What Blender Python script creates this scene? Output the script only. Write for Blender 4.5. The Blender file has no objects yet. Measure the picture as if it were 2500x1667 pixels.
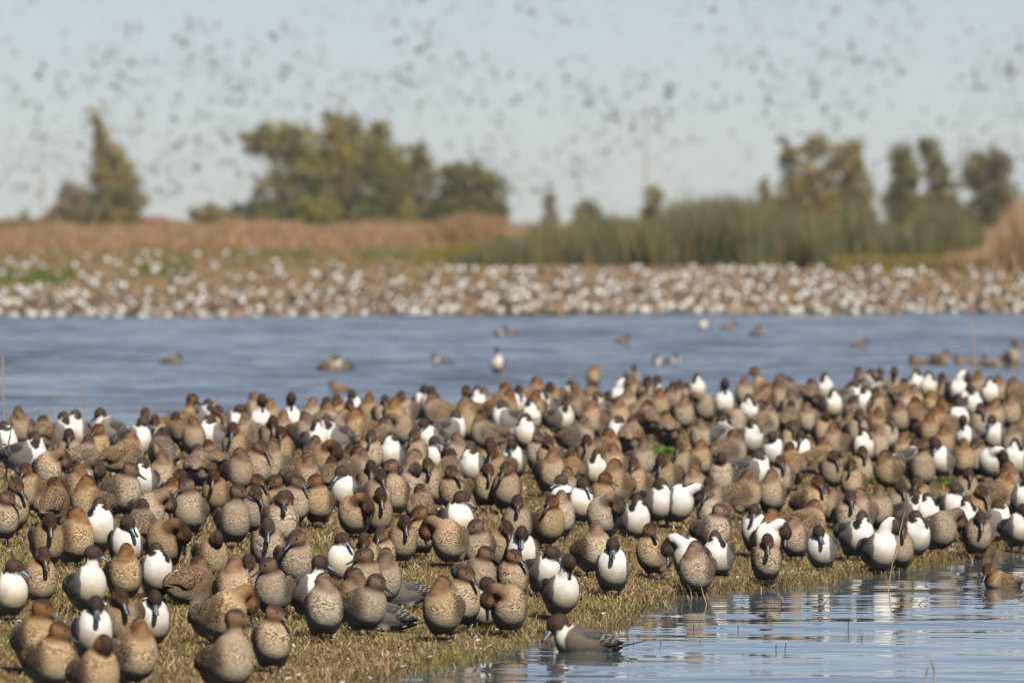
import bpy, math, random
import numpy as np
from mathutils import Matrix, Vector

# ---------------------------------------------------------------- camera, sky, sun, exposure
sc = bpy.context.scene
COL = sc.collection
F_PX, HOR, CAM_H = 20000.0, 540.0, 2.05          # focal length in photo pixels, horizon row, eye height
cam_d = bpy.data.cameras.new('camera')
cam = bpy.data.objects.new('camera', cam_d); COL.objects.link(cam)
cam.location = (0, 0, CAM_H)
cam.rotation_euler = (math.pi / 2 - math.atan((833.5 - HOR) / F_PX), 0, 0)
cam_d.sensor_width = 36; cam_d.lens = F_PX * 36 / 2500
cam_d.clip_start = 1; cam_d.clip_end = 20000
cam_d.dof.use_dof = True; cam_d.dof.focus_distance = 42.8; cam_d.dof.aperture_fstop = 4.7
sc.camera = cam

SUN_EL, SUN_AZ = math.radians(48), math.radians(158)   # azimuth clockwise from the view direction (+Y)
world = bpy.data.worlds.new('World'); sc.world = world; world.use_nodes = True
nt = world.node_tree
sky = nt.nodes.new('ShaderNodeTexSky'); sky.sky_type = 'NISHITA'; sky.sun_disc = False
sky.sun_elevation = SUN_EL; sky.sun_rotation = SUN_AZ
sky.air_density = 0.5; sky.dust_density = 0.3; sky.ozone_density = 0.5; sky.altitude = 0
bg = nt.nodes['Background']; bg.inputs['Strength'].default_value = 0.0575
wb = nt.nodes.new('ShaderNodeMix'); wb.data_type = 'RGBA'; wb.blend_type = 'MULTIPLY'; wb.inputs[0].default_value = 1.0
wb.inputs[7].default_value = (1.09, 1.0, 0.96, 1)            # the photograph's white balance
nt.links.new(sky.outputs[0], wb.inputs[6]); nt.links.new(wb.outputs[2], bg.inputs[0])
sun_d = bpy.data.lights.new('sun', 'SUN'); sun_d.energy = 5.0; sun_d.angle = math.radians(0.55); sun_d.color = (1, 0.95, 0.87)
sun = bpy.data.objects.new('sun', sun_d); COL.objects.link(sun)
sdir = Vector((math.sin(SUN_AZ) * math.cos(SUN_EL), math.cos(SUN_AZ) * math.cos(SUN_EL), math.sin(SUN_EL)))
sun.rotation_euler = sdir.to_track_quat('Z', 'Y').to_euler(); sun.location = (20, -30, 40)
sc.view_settings.view_transform = 'Standard'; sc.view_settings.look = 'None'
sc.view_settings.exposure = 0.6; sc.view_settings.gamma = 1.0
sc.view_settings.use_curve_mapping = False
sc.cycles.use_denoising = True; sc.cycles.max_bounces = 5; sc.cycles.transparent_max_bounces = 4
sc.cycles.use_adaptive_sampling = False
sc.cycles.diffuse_bounces = 0; sc.cycles.volume_bounces = 0; sc.cycles.volume_max_steps = 64
sc.cycles.caustics_reflective = False; sc.cycles.caustics_refractive = False

rng = np.random.default_rng(7)
random.seed(7)

# ---------------------------------------------------------------- small helpers
def lin(r, g, b):
    f = lambda c: c / 12.92 if c <= 0.04045 else ((c + 0.055) / 1.055) ** 2.4
    return (f(r / 255), f(g / 255), f(b / 255))

def sstep(a, b, x):
    t = np.clip((np.asarray(x, float) - a) / (b - a), 0, 1)
    return t * t * (3 - 2 * t)

def vnoise(x, y, s, seed=0):
    """smooth value noise on arrays"""
    x = np.asarray(x, float) / s; y = np.asarray(y, float) / s
    xi = np.floor(x).astype(np.int64); yi = np.floor(y).astype(np.int64)
    fx = x - xi; fy = y - yi
    fx = fx * fx * (3 - 2 * fx); fy = fy * fy * (3 - 2 * fy)
    def h(a, b):
        n = (a * 374761393 + b * 668265263 + seed * 974711) & 0x7fffffff
        n = ((n ^ (n >> 13)) * 1274126177) & 0x7fffffff
        return ((n ^ (n >> 16)) & 0xffff) / 65535.0
    return (h(xi, yi) * (1 - fx) + h(xi + 1, yi) * fx) * (1 - fy) + (h(xi, yi + 1) * (1 - fx) + h(xi + 1, yi + 1) * fx) * fy

def mesh_np(name, V, quads=None, tris=None, attrs=None, smooth=True):
    """mesh from numpy vertices, quads and / or triangles, with per-vertex attributes"""
    me = bpy.data.meshes.new(name)
    V = np.asarray(V, np.float32)
    nq = 0 if quads is None else len(quads); ntr = 0 if tris is None else len(tris)
    loops = []
    if nq: loops.append(np.asarray(quads).ravel())
    if ntr: loops.append(np.asarray(tris).ravel())
    loops = np.concatenate(loops).astype(np.int32)
    me.vertices.add(len(V)); me.vertices.foreach_set('co', V.ravel())
    me.loops.add(len(loops)); me.loops.foreach_set('vertex_index', loops)
    me.polygons.add(nq + ntr)
    starts = np.concatenate([np.arange(nq) * 4, nq * 4 + np.arange(ntr) * 3]).astype(np.int32)
    me.polygons.foreach_set('loop_start', starts)
    me.polygons.foreach_set('use_smooth', np.full(nq + ntr, smooth))
    for k, a in (attrs or {}).items():
        a = np.asarray(a, np.float32)
        if a.ndim == 1:
            at = me.attributes.new(k, 'FLOAT', 'POINT'); at.data.foreach_set('value', a)
        else:
            at = me.attributes.new(k, 'FLOAT_COLOR', 'POINT')
            at.data.foreach_set('color', np.concatenate([a, np.ones((len(a), 1), np.float32)], 1).ravel())
    me.update(); me.validate()
    return me

def obj(name, me, parent=None, mat=None):
    o = bpy.data.objects.new(name, me); COL.objects.link(o)
    if parent is not None: o.parent = parent
    if mat is not None and me is not None and not me.materials: me.materials.append(mat)
    return o

def tag(o, label=None, cat=None, group=None, kind=None):
    if label: o['label'] = label
    if cat: o['category'] = cat
    if group: o['group'] = group
    if kind: o['kind'] = kind
    return o

def new_mat(name):
    m = bpy.data.materials.new(name); m.use_nodes = True
    n = m.node_tree.nodes; l = m.node_tree.links
    return m, n, l, n['Principled BSDF']

def math_node(n, l, op, a, b=None, c=None, clamp=False):
    x = n.new('ShaderNodeMath'); x.operation = op; x.use_clamp = clamp
    for i, v in enumerate((a, b, c)):
        if v is None: continue
        if isinstance(v, (int, float)): x.inputs[i].default_value = v
        else: l.new(v, x.inputs[i])
    return x.outputs[0]

def mix_col(n, l, fac, a, b, blend='MIX'):
    x = n.new('ShaderNodeMix'); x.data_type = 'RGBA'; x.blend_type = blend
    for i, v in ((0, fac), (6, a), (7, b)):
        if isinstance(v, (int, float)): x.inputs[i].default_value = v
        elif isinstance(v, tuple): x.inputs[i].default_value = (*v, 1)
        else: l.new(v, x.inputs[i])
    return x.outputs[2]

def map_range(n, l, v, a, b, c=0.0, d=1.0):
    x = n.new('ShaderNodeMapRange'); x.interpolation_type = 'SMOOTHSTEP'
    l.new(v, x.inputs[0])
    for i, q in enumerate((a, b, c, d)): x.inputs[i + 1].default_value = q
    return x.outputs[0]

def tex_noise(n, l, vec, scale, detail=2.0, rough=0.5, color=False):
    x = n.new('ShaderNodeTexNoise'); x.inputs['Scale'].default_value = scale
    x.inputs['Detail'].default_value = detail; x.inputs['Roughness'].default_value = rough
    if vec is not None: l.new(vec, x.inputs['Vector'])
    return x.outputs['Color' if color else 'Fac']

def attr_mat(name, rough=0.8, vary=0.25, scale=40.0, trans=0.0):
    """matte material that takes its colour from the 'col' attribute with fine procedural grain"""
    m, n, l, p = new_mat(name)
    a = n.new('ShaderNodeAttribute'); a.attribute_name = 'col'
    tc = n.new('ShaderNodeTexCoord')
    f = map_range(n, l, tex_noise(n, l, tc.outputs['Object'], scale, 3), 0.25, 0.75, 1 - vary, 1 + vary)
    c = mix_col(n, l, 1.0, a.outputs['Color'], f, 'MULTIPLY')
    l.new(c, p.inputs['Base Color']); p.inputs['Roughness'].default_value = rough
    p.inputs['Specular IOR Level'].default_value = 0.25
    if trans:
        out = n['Material Output']
        t = n.new('ShaderNodeBsdfTranslucent'); l.new(c, t.inputs['Color'])
        mx = n.new('ShaderNodeMixShader'); mx.inputs[0].default_value = trans
        l.new(p.outputs[0], mx.inputs[1]); l.new(t.outputs[0], mx.inputs[2]); l.new(mx.outputs[0], out.inputs['Surface'])
    return m

def tube(path, radii, seg=6):
    """verts, quads of a tapered tube along a polyline"""
    path = [Vector(p) for p in path]; V = []; Q = []
    for i, p in enumerate(path):
        d = (path[min(i + 1, len(path) - 1)] - path[max(i - 1, 0)]).normalized()
        u = d.cross(Vector((0.31, 0.95, 0.05)) if abs(d.z) > 0.6 else Vector((0, 0, 1))).normalized(); w = d.cross(u)
        for k in range(seg):
            a = 2 * math.pi * k / seg
            V.append(p + (u * math.cos(a) + w * math.sin(a)) * radii[i])
    for i in range(len(path) - 1):
        for k in range(seg):
            Q.append((i * seg + k, i * seg + (k + 1) % seg, (i + 1) * seg + (k + 1) % seg, (i + 1) * seg + k))
    return np.array([tuple(v) for v in V]), np.array(Q)

def join_parts(parts):
    """[(V, Q)] -> one V, Q"""
    Vs, Qs, n0 = [], [], 0
    for V, Q in parts:
        Vs.append(V); Qs.append(np.asarray(Q) + n0); n0 += len(V)
    return np.concatenate(Vs), np.concatenate(Qs)

# ---------------------------------------------------------------- lie of the land
def px_flat(x, y, z=0.0):
    Y = F_PX * (CAM_H - z) / (y - HOR)
    return (x - 1250) * Y / F_PX, Y
# near shoreline of the bank, read off the photograph and put on the water plane
SH = np.array([px_flat(x, y) for x, y in
               [(-700, 2000), (300, 1790), (700, 1720), (900, 1665), (1180, 1612), (1330, 1560), (1480, 1545), (1560, 1505), (1640, 1462), (1800, 1440),
                (2000, 1425), (2180, 1395), (2330, 1372), (2500, 1352), (3200, 1300)]])
def shore_y(X):
    return np.interp(X, SH[:, 0], SH[:, 1]) + 0.25 * (vnoise(X, X * 0, 0.35, 3) - 0.5) + 0.14 * (vnoise(X, X * 0, 0.11, 4) - 0.5)
def back_y(X):
    return np.interp(X, [-6, -2.5, -0.3, 1.0, 2.3, 6], [62.5, 65.2, 69.4, 74.6, 76.4, 77.5]) + 1.0 * (vnoise(X, X * 0, 1.3, 5) - 0.5)
def bank_top(X, Y):          # the bank without its drop at the back
    return bank_h(X, Y, False)
def bank_h(X, Y, drop=True):
    X = np.asarray(X, float); Y = np.asarray(Y, float)
    d = Y - shore_y(X); e = back_y(X) - Y
    h = 0.02 + 0.17 * sstep(0.5, 10, d) + 0.22 * sstep(7, 24, d) + 0.035 * (vnoise(X, Y, 0.9, 6) - 0.5) * sstep(0, 1.5, d)
    h = h - 0.10 * (1 - sstep(-0.9, 0.25, d)) 
    return h - (0.56 * (1 - sstep(-1.2, 1.4, e)) if drop else 0.0)
def far_shore_y(X):
    return np.interp(X, [-14, 14], [177, 187]) + 2.0 * (vnoise(X, X * 0, 3.0, 8) - 0.5)
def far_h(X, Y):
    X = np.asarray(X, float); Y = np.asarray(Y, float)
    d = Y - far_shore_y(X)
    r = sstep(2, 9, X)   # the right hand part stays lower
    h = np.interp(d, [-6, 0, 3, 92, 130, 170, 260, 6000], [-0.5, 0.0, 0.12, 0.98, 1.1, 1.42, 1.62, 1.65])
    h2 = np.interp(d, [-6, 0, 3, 60, 130, 260, 6000], [-0.5, 0.0, 0.12, 0.62, 1.0, 1.55, 1.65])
    return h * (1 - r) + h2 * r + 0.06 * (vnoise(X, Y, 4.0, 9) - 0.5)

def place(x, y, hfun, up, lo, hi):
    """the point of a terrain whose spot 'up' metres above the ground is seen at photo pixel (x, y)"""
    for _ in range(50):
        mid = 0.5 * (lo + hi); X = (x - 1250) * mid / F_PX
        yy = HOR + F_PX * (CAM_H - float(hfun(X, mid)) - up) / mid
        if yy > y: lo = mid
        else: hi = mid
    Y = 0.5 * (lo + hi); X = (x - 1250) * Y / F_PX
    return X, Y, float(hfun(X, Y))

# ---------------------------------------------------------------- setting: bank, far shore, water
def grid(xs, ys, hf):
    X, Y = np.meshgrid(xs, ys); Z = hf(X, Y)
    nx, ny = len(xs), len(ys)
    i = np.arange(nx * ny).reshape(ny, nx)
    Q = np.stack([i[:-1, :-1], i[:-1, 1:], i[1:, 1:], i[1:, :-1]], -1).reshape(-1, 4)
    return np.stack([X, Y, Z], -1).reshape(-1, 3), Q

def ground_mat(name, a, b, c, scale):
    m, n, l, p = new_mat(name)
    tc = n.new('ShaderNodeTexCoord')
    n1 = tex_noise(n, l, tc.outputs['Object'], scale, 4, 0.6)
    n2 = tex_noise(n, l, tc.outputs['Object'], scale * 7, 4, 0.65)
    col = mix_col(n, l, map_range(n, l, n1, 0.35, 0.65), a, b)
    col = mix_col(n, l, map_range(n, l, n2, 0.45, 0.75), col, c)
    l.new(col, p.inputs['Base Color']); p.inputs['Roughness'].default_value = 0.9
    p.inputs['Specular IOR Level'].default_value = 0.15
    bm = n.new('ShaderNodeBump'); bm.inputs['Strength'].default_value = 0.5; bm.inputs['Distance'].default_value = 0.02
    l.new(n2, bm.inputs['Height']); l.new(bm.outputs[0], p.inputs['Normal'])
    return m
M_BANK = ground_mat('dry_turf_soil', lin(104, 86, 58), lin(80, 66, 46), lin(124, 106, 78), 1.2)
M_FAR = ground_mat('far_shore_soil', lin(124, 98, 70), lin(104, 92, 56), lin(128, 106, 78), 0.12)

V, Q = grid(np.arange(-9, 14.01, 0.16), np.arange(24, 84, 0.16), bank_h)
bank = obj('mud_bank', mesh_np('mud_bank', V, Q), mat=M_BANK); tag(bank, kind='structure')
ys = np.concatenate([np.arange(168, 300, 2.0), np.arange(300, 700, 10), np.geomspace(700, 2600, 12)])
V, Q = grid(np.concatenate([np.linspace(-900, -70, 10), np.arange(-60, 60.1, 2.0), np.linspace(70, 900, 10)]), ys, far_h)
far = obj('far_shore', mesh_np('far_shore', V, Q), mat=M_FAR); tag(far, kind='structure')

def water_mat(name, scale, stretch, dist, body, rough, dir2):
    m, n, l, p = new_mat(name)
    tc = n.new('ShaderNodeTexCoord')
    mp = n.new('ShaderNodeMapping'); l.new(tc.outputs['Object'], mp.inputs['Vector'])
    mp.inputs['Scale'].default_value = (stretch, 1, 1); mp.inputs['Rotation'].default_value = (0, 0, dir2)
    a = tex_noise(n, l, mp.outputs[0], scale, 3.0, 0.55)
    p.inputs['Base Color'].default_value = (*body, 1); p.inputs['Roughness'].default_value = rough
    p.inputs['IOR'].default_value = 1.333; p.inputs['Specular IOR Level'].default_value = 0.5
    bm = n.new('ShaderNodeBump'); bm.inputs['Strength'].default_value = 1.0; bm.inputs['Distance'].default_value = dist
    l.new(a, bm.inputs['Height']); l.new(bm.outputs[0], p.inputs['Normal'])
    return m
M_LAKE = water_mat('lake_water', 3.5, 0.6, 0.06, (0.066, 0.067, 0.068), 0.06, 0.15)
# the near pond is a real rippled surface; the lake behind the bank is flat with fine relief
def ripple(X, Y):
    w = np.zeros_like(X)
    rr = np.random.default_rng(11)
    for k in range(34):
        lam = 0.16 * (2.6 / 0.16) ** rr.random(); th = rr.normal(0, 0.42) + math.pi / 2
        kx, ky = math.cos(th) * 2 * math.pi / lam, math.sin(th) * 2 * math.pi / lam
        w = w + 0.00062 * lam ** 0.9 * np.sin(kx * X + ky * Y + rr.random() * 6.28)
    gust = 0.55 + 0.6 * vnoise(X, Y, 1.6, 21)
    return w * gust
xs = np.arange(-3.4, 6.0, 0.034); ys = np.arange(35.2, 55.6, 0.034)
V, Q = grid(xs, ys, ripple)
# keep what lies before the shoreline (the rest is under the bank)
keep = V[:, 1] < shore_y(V[:, 0]) + 1.2
Q = Q[keep[Q].all(1)]
used = np.unique(Q); remap = np.zeros(len(V), int); remap[used] = np.arange(len(used))
M_POND, n, l, p = new_mat('pond_water')
p.inputs['Base Color'].default_value = (0.066, 0.082, 0.098, 1); p.inputs['Roughness'].default_value = 0.02; p.inputs['IOR'].default_value = 1.333
pond = obj('pond_water', mesh_np('pond_water', V[used], remap[Q]), mat=M_POND); tag(pond, kind='structure')
pond.location.z = 0.006
def lake_wave(X, Y):
    w = np.zeros_like(X); rr = np.random.default_rng(12)
    for k in range(30):
        lam = 0.55 * (3.2 / 0.55) ** rr.random(); th = rr.normal(0, 0.55) + math.pi / 2
        w = w + 0.0034 * lam * np.sin(2 * math.pi / lam * (math.cos(th) * X + math.sin(th) * Y) + rr.random() * 6.28)
    gust = np.clip(0.15 + 1.25 * (0.6 * vnoise(X, Y * 0.45, 7.0, 22) + 0.4 * vnoise(X, Y * 0.45, 2.2, 23)), 0, 1.4)
    edge = sstep(-17, -15, X) * sstep(17, 15, X) * sstep(58, 60, Y) * sstep(197, 194, Y)
    return (w * gust) * edge - 0.02
lx = np.arange(-17, 17.01, 0.17); ly = np.arange(58, 197.01, 0.15)
V, Q = grid(np.concatenate([[-900, -400, -100], lx, [100, 400, 900]]), np.concatenate([[-60, 20, 45], ly, [230, 600]]), lake_wave)
lake = obj('lake_water', mesh_np('lake_water', V, Q), mat=M_LAKE); tag(lake, kind='structure')
# thin autumn air round everything
hb = [(-1000, -90, -2), (1000, -90, -2), (1000, 2700, -2), (-1000, 2700, -2), (-1000, -90, 90), (1000, -90, 90), (1000, 2700, 90), (-1000, 2700, 90)]
M_HAZE = bpy.data.materials.new('haze_air'); M_HAZE.use_nodes = True
hn = M_HAZE.node_tree; hn.nodes.remove(hn.nodes['Principled BSDF'])
pv = hn.nodes.new('ShaderNodeVolumePrincipled'); pv.inputs['Color'].default_value = (0.93, 0.95, 1.0, 1); pv.inputs['Density'].default_value = 0.00011
hn.links.new(pv.outputs[0], hn.nodes['Material Output'].inputs['Volume'])
haze = obj('haze', mesh_np('haze', hb, [(0, 3, 2, 1), (4, 5, 6, 7), (0, 1, 5, 4), (1, 2, 6, 5), (2, 3, 7, 6), (3, 0, 4, 7)], None, None, False), mat=M_HAZE)
tag(haze, 'thin pale haze in the air over the marsh', 'haze', kind='stuff')

# ---------------------------------------------------------------- ducks: one continuous body per pose
def surface_nets(Vf, org, h):
    s = Vf < 0
    nx, ny, nz = Vf.shape
    cs = [(i, j, k) for i in (0, 1) for j in (0, 1) for k in (0, 1)]
    sub = lambda A, c: A[c[0]:nx - 1 + c[0], c[1]:ny - 1 + c[1], c[2]:nz - 1 + c[2]]
    cnt = sum(sub(s, c).astype(np.int8) for c in cs)
    act = (cnt > 0) & (cnt < 8)
    ii = np.argwhere(act)
    acc = np.zeros((len(ii), 3)); num = np.zeros(len(ii))
    val = {c: sub(Vf, c)[act] for c in cs}
    for a in cs:
        for ax in range(3):
            if a[ax]: continue
            b = list(a); b[ax] = 1; b = tuple(b)
            va, vb = val[a], val[b]
            m = (va < 0) != (vb < 0)
            t = va[m] / (va[m] - vb[m])
            p = np.tile(np.array(a, float), (m.sum(), 1)); p[:, ax] = t
            acc[m] += p; num[m] += 1
    P = (ii + acc / num[:, None]) * h + np.asarray(org)
    idx = -np.ones(act.shape, int); idx[act] = np.arange(len(ii))
    quads = []
    for ax in range(3):
        o1, o2 = [(1, 2), (2, 0), (0, 1)][ax]
        sl0 = [slice(1, -1)] * 3; sl1 = [slice(1, -1)] * 3
        sl0[ax] = slice(0, -1); sl1[ax] = slice(1, None)
        a, b = s[tuple(sl0)], s[tuple(sl1)]
        for flip, m in ((False, a & ~b), (True, ~a & b)):
            e = np.argwhere(m)
            if not len(e): continue
            add = np.ones(3, int); add[ax] = 0
            e = e + add
            def cell(d1, d2):
                c = e.copy(); c[:, o1] += d1; c[:, o2] += d2
                return idx[c[:, 0], c[:, 1], c[:, 2]]
            q = np.stack([cell(-1, -1), cell(0, -1), cell(0, 0), cell(-1, 0)], 1)
            quads.append(q[:, ::-1] if flip else q)
    Q = np.concatenate(quads)
    return P, Q[(Q >= 0).all(1)]

def sd_ell(P, c, r, R=None):
    p = P - np.asarray(c)
    if R is not None: p = p @ R          # R columns = local axes
    r = np.asarray(r)
    k0 = np.linalg.norm(p / r, axis=1); k1 = np.linalg.norm(p / (r * r), axis=1) + 1e-9
    return k0 * (k0 - 1) / k1

def sd_cone(P, a, b, ra, rb):
    a = np.asarray(a, float); b = np.asarray(b, float); ab = b - a
    t = np.clip(((P - a) @ ab) / (ab @ ab), 0, 1)
    return np.linalg.norm(P - a - t[:, None] * ab, axis=1) - (ra + (rb - ra) * t)

def smin(a, b, k):
    h = np.clip(0.5 + 0.5 * (b - a) / k, 0, 1)
    return b + (a - b) * h - k * h * (1 - h)

def rotx(a):
    c, s = math.cos(a), math.sin(a)
    return np.array([[1, 0, 0], [0, c, -s], [0, s, c]])

# a duck stands on z = 0 and looks along -Y.  pose: neck way-points, head centre, head yaw (to +X), pitch, roll
POSES = {
    'F':  dict(mid=(0, -0.088, 0.248), hc=(0, -0.114, 0.286), yaw=0, pitch=-34),
    'D':  dict(mid=(0, -0.110, 0.158), hc=(0, -0.134, 0.212), yaw=4, pitch=-36, bz=0.80, base=0.140, hs=1.12),
    'R3': dict(mid=(0.004, -0.088, 0.248), hc=(0.006, -0.108, 0.286), yaw=36, pitch=-30),
    'R6': dict(mid=(0.004, -0.088, 0.248), hc=(0.008, -0.102, 0.286), yaw=64, pitch=-22),
    'R9': dict(mid=(0.004, -0.088, 0.248), hc=(0.010, -0.098, 0.286), yaw=92, pitch=-14),
    'TR': dict(mid=(-0.012, -0.092, 0.238), hc=(0.008, -0.056, 0.283), yaw=158, pitch=-26),
    'PR': dict(mid=(0.056, -0.112, 0.258), hc=(0.116, -0.096, 0.205), yaw=60, pitch=-78, mid2=(0.098, -0.106, 0.252), thin=0.85),
    'N':  dict(mid=(0, -0.088, 0.262), hc=(0.004, -0.120, 0.280), yaw=10, pitch=-70),
    'NU': dict(mid=(0, -0.085, 0.285), hc=(0.008, -0.114, 0.335), yaw=14, pitch=-72, mid2=(0, -0.088, 0.326), thin=0.85),
    'NR': dict(mid=(0.0, -0.085, 0.285), hc=(0.070, -0.090, 0.295), yaw=70, pitch=-74, mid2=(0.03, -0.085, 0.328), thin=0.85),
    'U':  dict(mid=(0, -0.080, 0.280), hc=(0, -0.098, 0.352), yaw=6, pitch=-10, mid2=(0, -0.080, 0.318), thin=0.8),
    'UR': dict(mid=(0.004, -0.080, 0.268), hc=(0.010, -0.090, 0.332), yaw=72, pitch=-16, mid2=(0.004, -0.080, 0.298), thin=0.85),
}
def head_matrix(p):
    y, pt = math.radians(p['yaw']), math.radians(p['pitch'])
    # local head frame: -Y forward (bill), Z crown
    return np.array((Matrix.Rotation(y, 3, 'Z') @ Matrix.Rotation(-pt, 3, 'X')))

def spine_of(p):
    pts = [np.array((0, -0.070, p.get('base', 0.190))), np.array(p['mid'])]
    if 'mid2' in p: pts.append(np.array(p['mid2']))
    R = head_matrix(p); pts.append(np.array(p['hc']) + R @ np.array((0, 0.012, -0.012)))
    # smooth the way-points
    t = np.linspace(0, len(pts) - 1, 9); out = []
    for q in t:
        i = min(int(q), len(pts) - 2); f = q - i
        p0, p1, p2, p3 = pts[max(i - 1, 0)], pts[i], pts[i + 1], pts[min(i + 2, len(pts) - 1)]
        out.append(0.5 * (2 * p1 + (p2 - p0) * f + (2 * p0 - 5 * p1 + 4 * p2 - p3) * f * f + (3 * p1 - p0 - 3 * p2 + p3) * f ** 3))
    return np.array(out)

BX, BZ = 1.015, 1.13        # fluffed-out body, head size
def body_space(P, bz=BZ):
    return np.stack([P[:, 0] / BX, P[:, 1], 0.035 + (P[:, 2] - 0.035) / bz], 1)
def duck_field(P, p, plump=1.0):
    W, P = P, body_space(P, p.get('bz', BZ))
    a = sd_ell(P, (0, 0.025, 0.138), (0.086 * plump, 0.140, 0.082), rotx(math.radians(-12)))
    a = smin(a, sd_ell(P, (0, -0.060, 0.152), (0.087 * plump, 0.084, 0.096)), 0.03)
    a = smin(a, sd_ell(P, (0, -0.016, 0.115), (0.085 * plump, 0.104, 0.079)), 0.03)
    a = smin(a, sd_cone(P, (0, 0.09, 0.132), (0, 0.165, 0.118), 0.052, 0.022), 0.03)
    for s in (-1, 1):
        a = smin(a, sd_ell(P, (s * 0.04, 0.005, 0.062), (0.028, 0.036, 0.03)), 0.02)
    P = W; S = spine_of(p); th = p.get('thin', 1.0); HS = 1.05 * p.get('hs', 1.0)
    rad = np.interp(np.linspace(0, 1, len(S)), [0, 0.3, 0.6, 1], [0.054, 0.038 * th, 0.031 * th, 0.030])
    for i in range(len(S) - 1):
        a = smin(a, sd_cone(P, S[i], S[i + 1], rad[i], rad[i + 1]), 0.012)
    R = head_matrix(p); hc = np.array(p['hc'])
    a = smin(a, sd_ell(P, hc, (0.0325 * HS, 0.047 * HS, 0.039 * HS), R), 0.014)
    a = smin(a, sd_ell(P, hc + R @ np.array((0, -0.030, -0.014)) * HS, (0.018, 0.025, 0.018), R), 0.012)
    a = smin(a, sd_ell(P, hc + R @ np.array((0, -0.004, -0.012)) * HS, (0.0335 * HS, 0.032 * HS, 0.028 * HS), R), 0.012)   # cheeks
    return a

HEN = dict(head=lin(112, 80, 50), crown=lin(56, 39, 27), neck=lin(124, 97, 68), breast=lin(182, 157, 121), belly=lin(178, 158, 127), back=lin(66, 53, 40), rump=lin(82, 64, 47))
DRAKE = dict(head=lin(60, 43, 31), crown=lin(44, 32, 23), white=lin(203, 198, 188), cream=lin(174, 160, 131), grey=lin(106, 98, 90), back=lin(82, 76, 70), black=lin(26, 24, 24))

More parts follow.
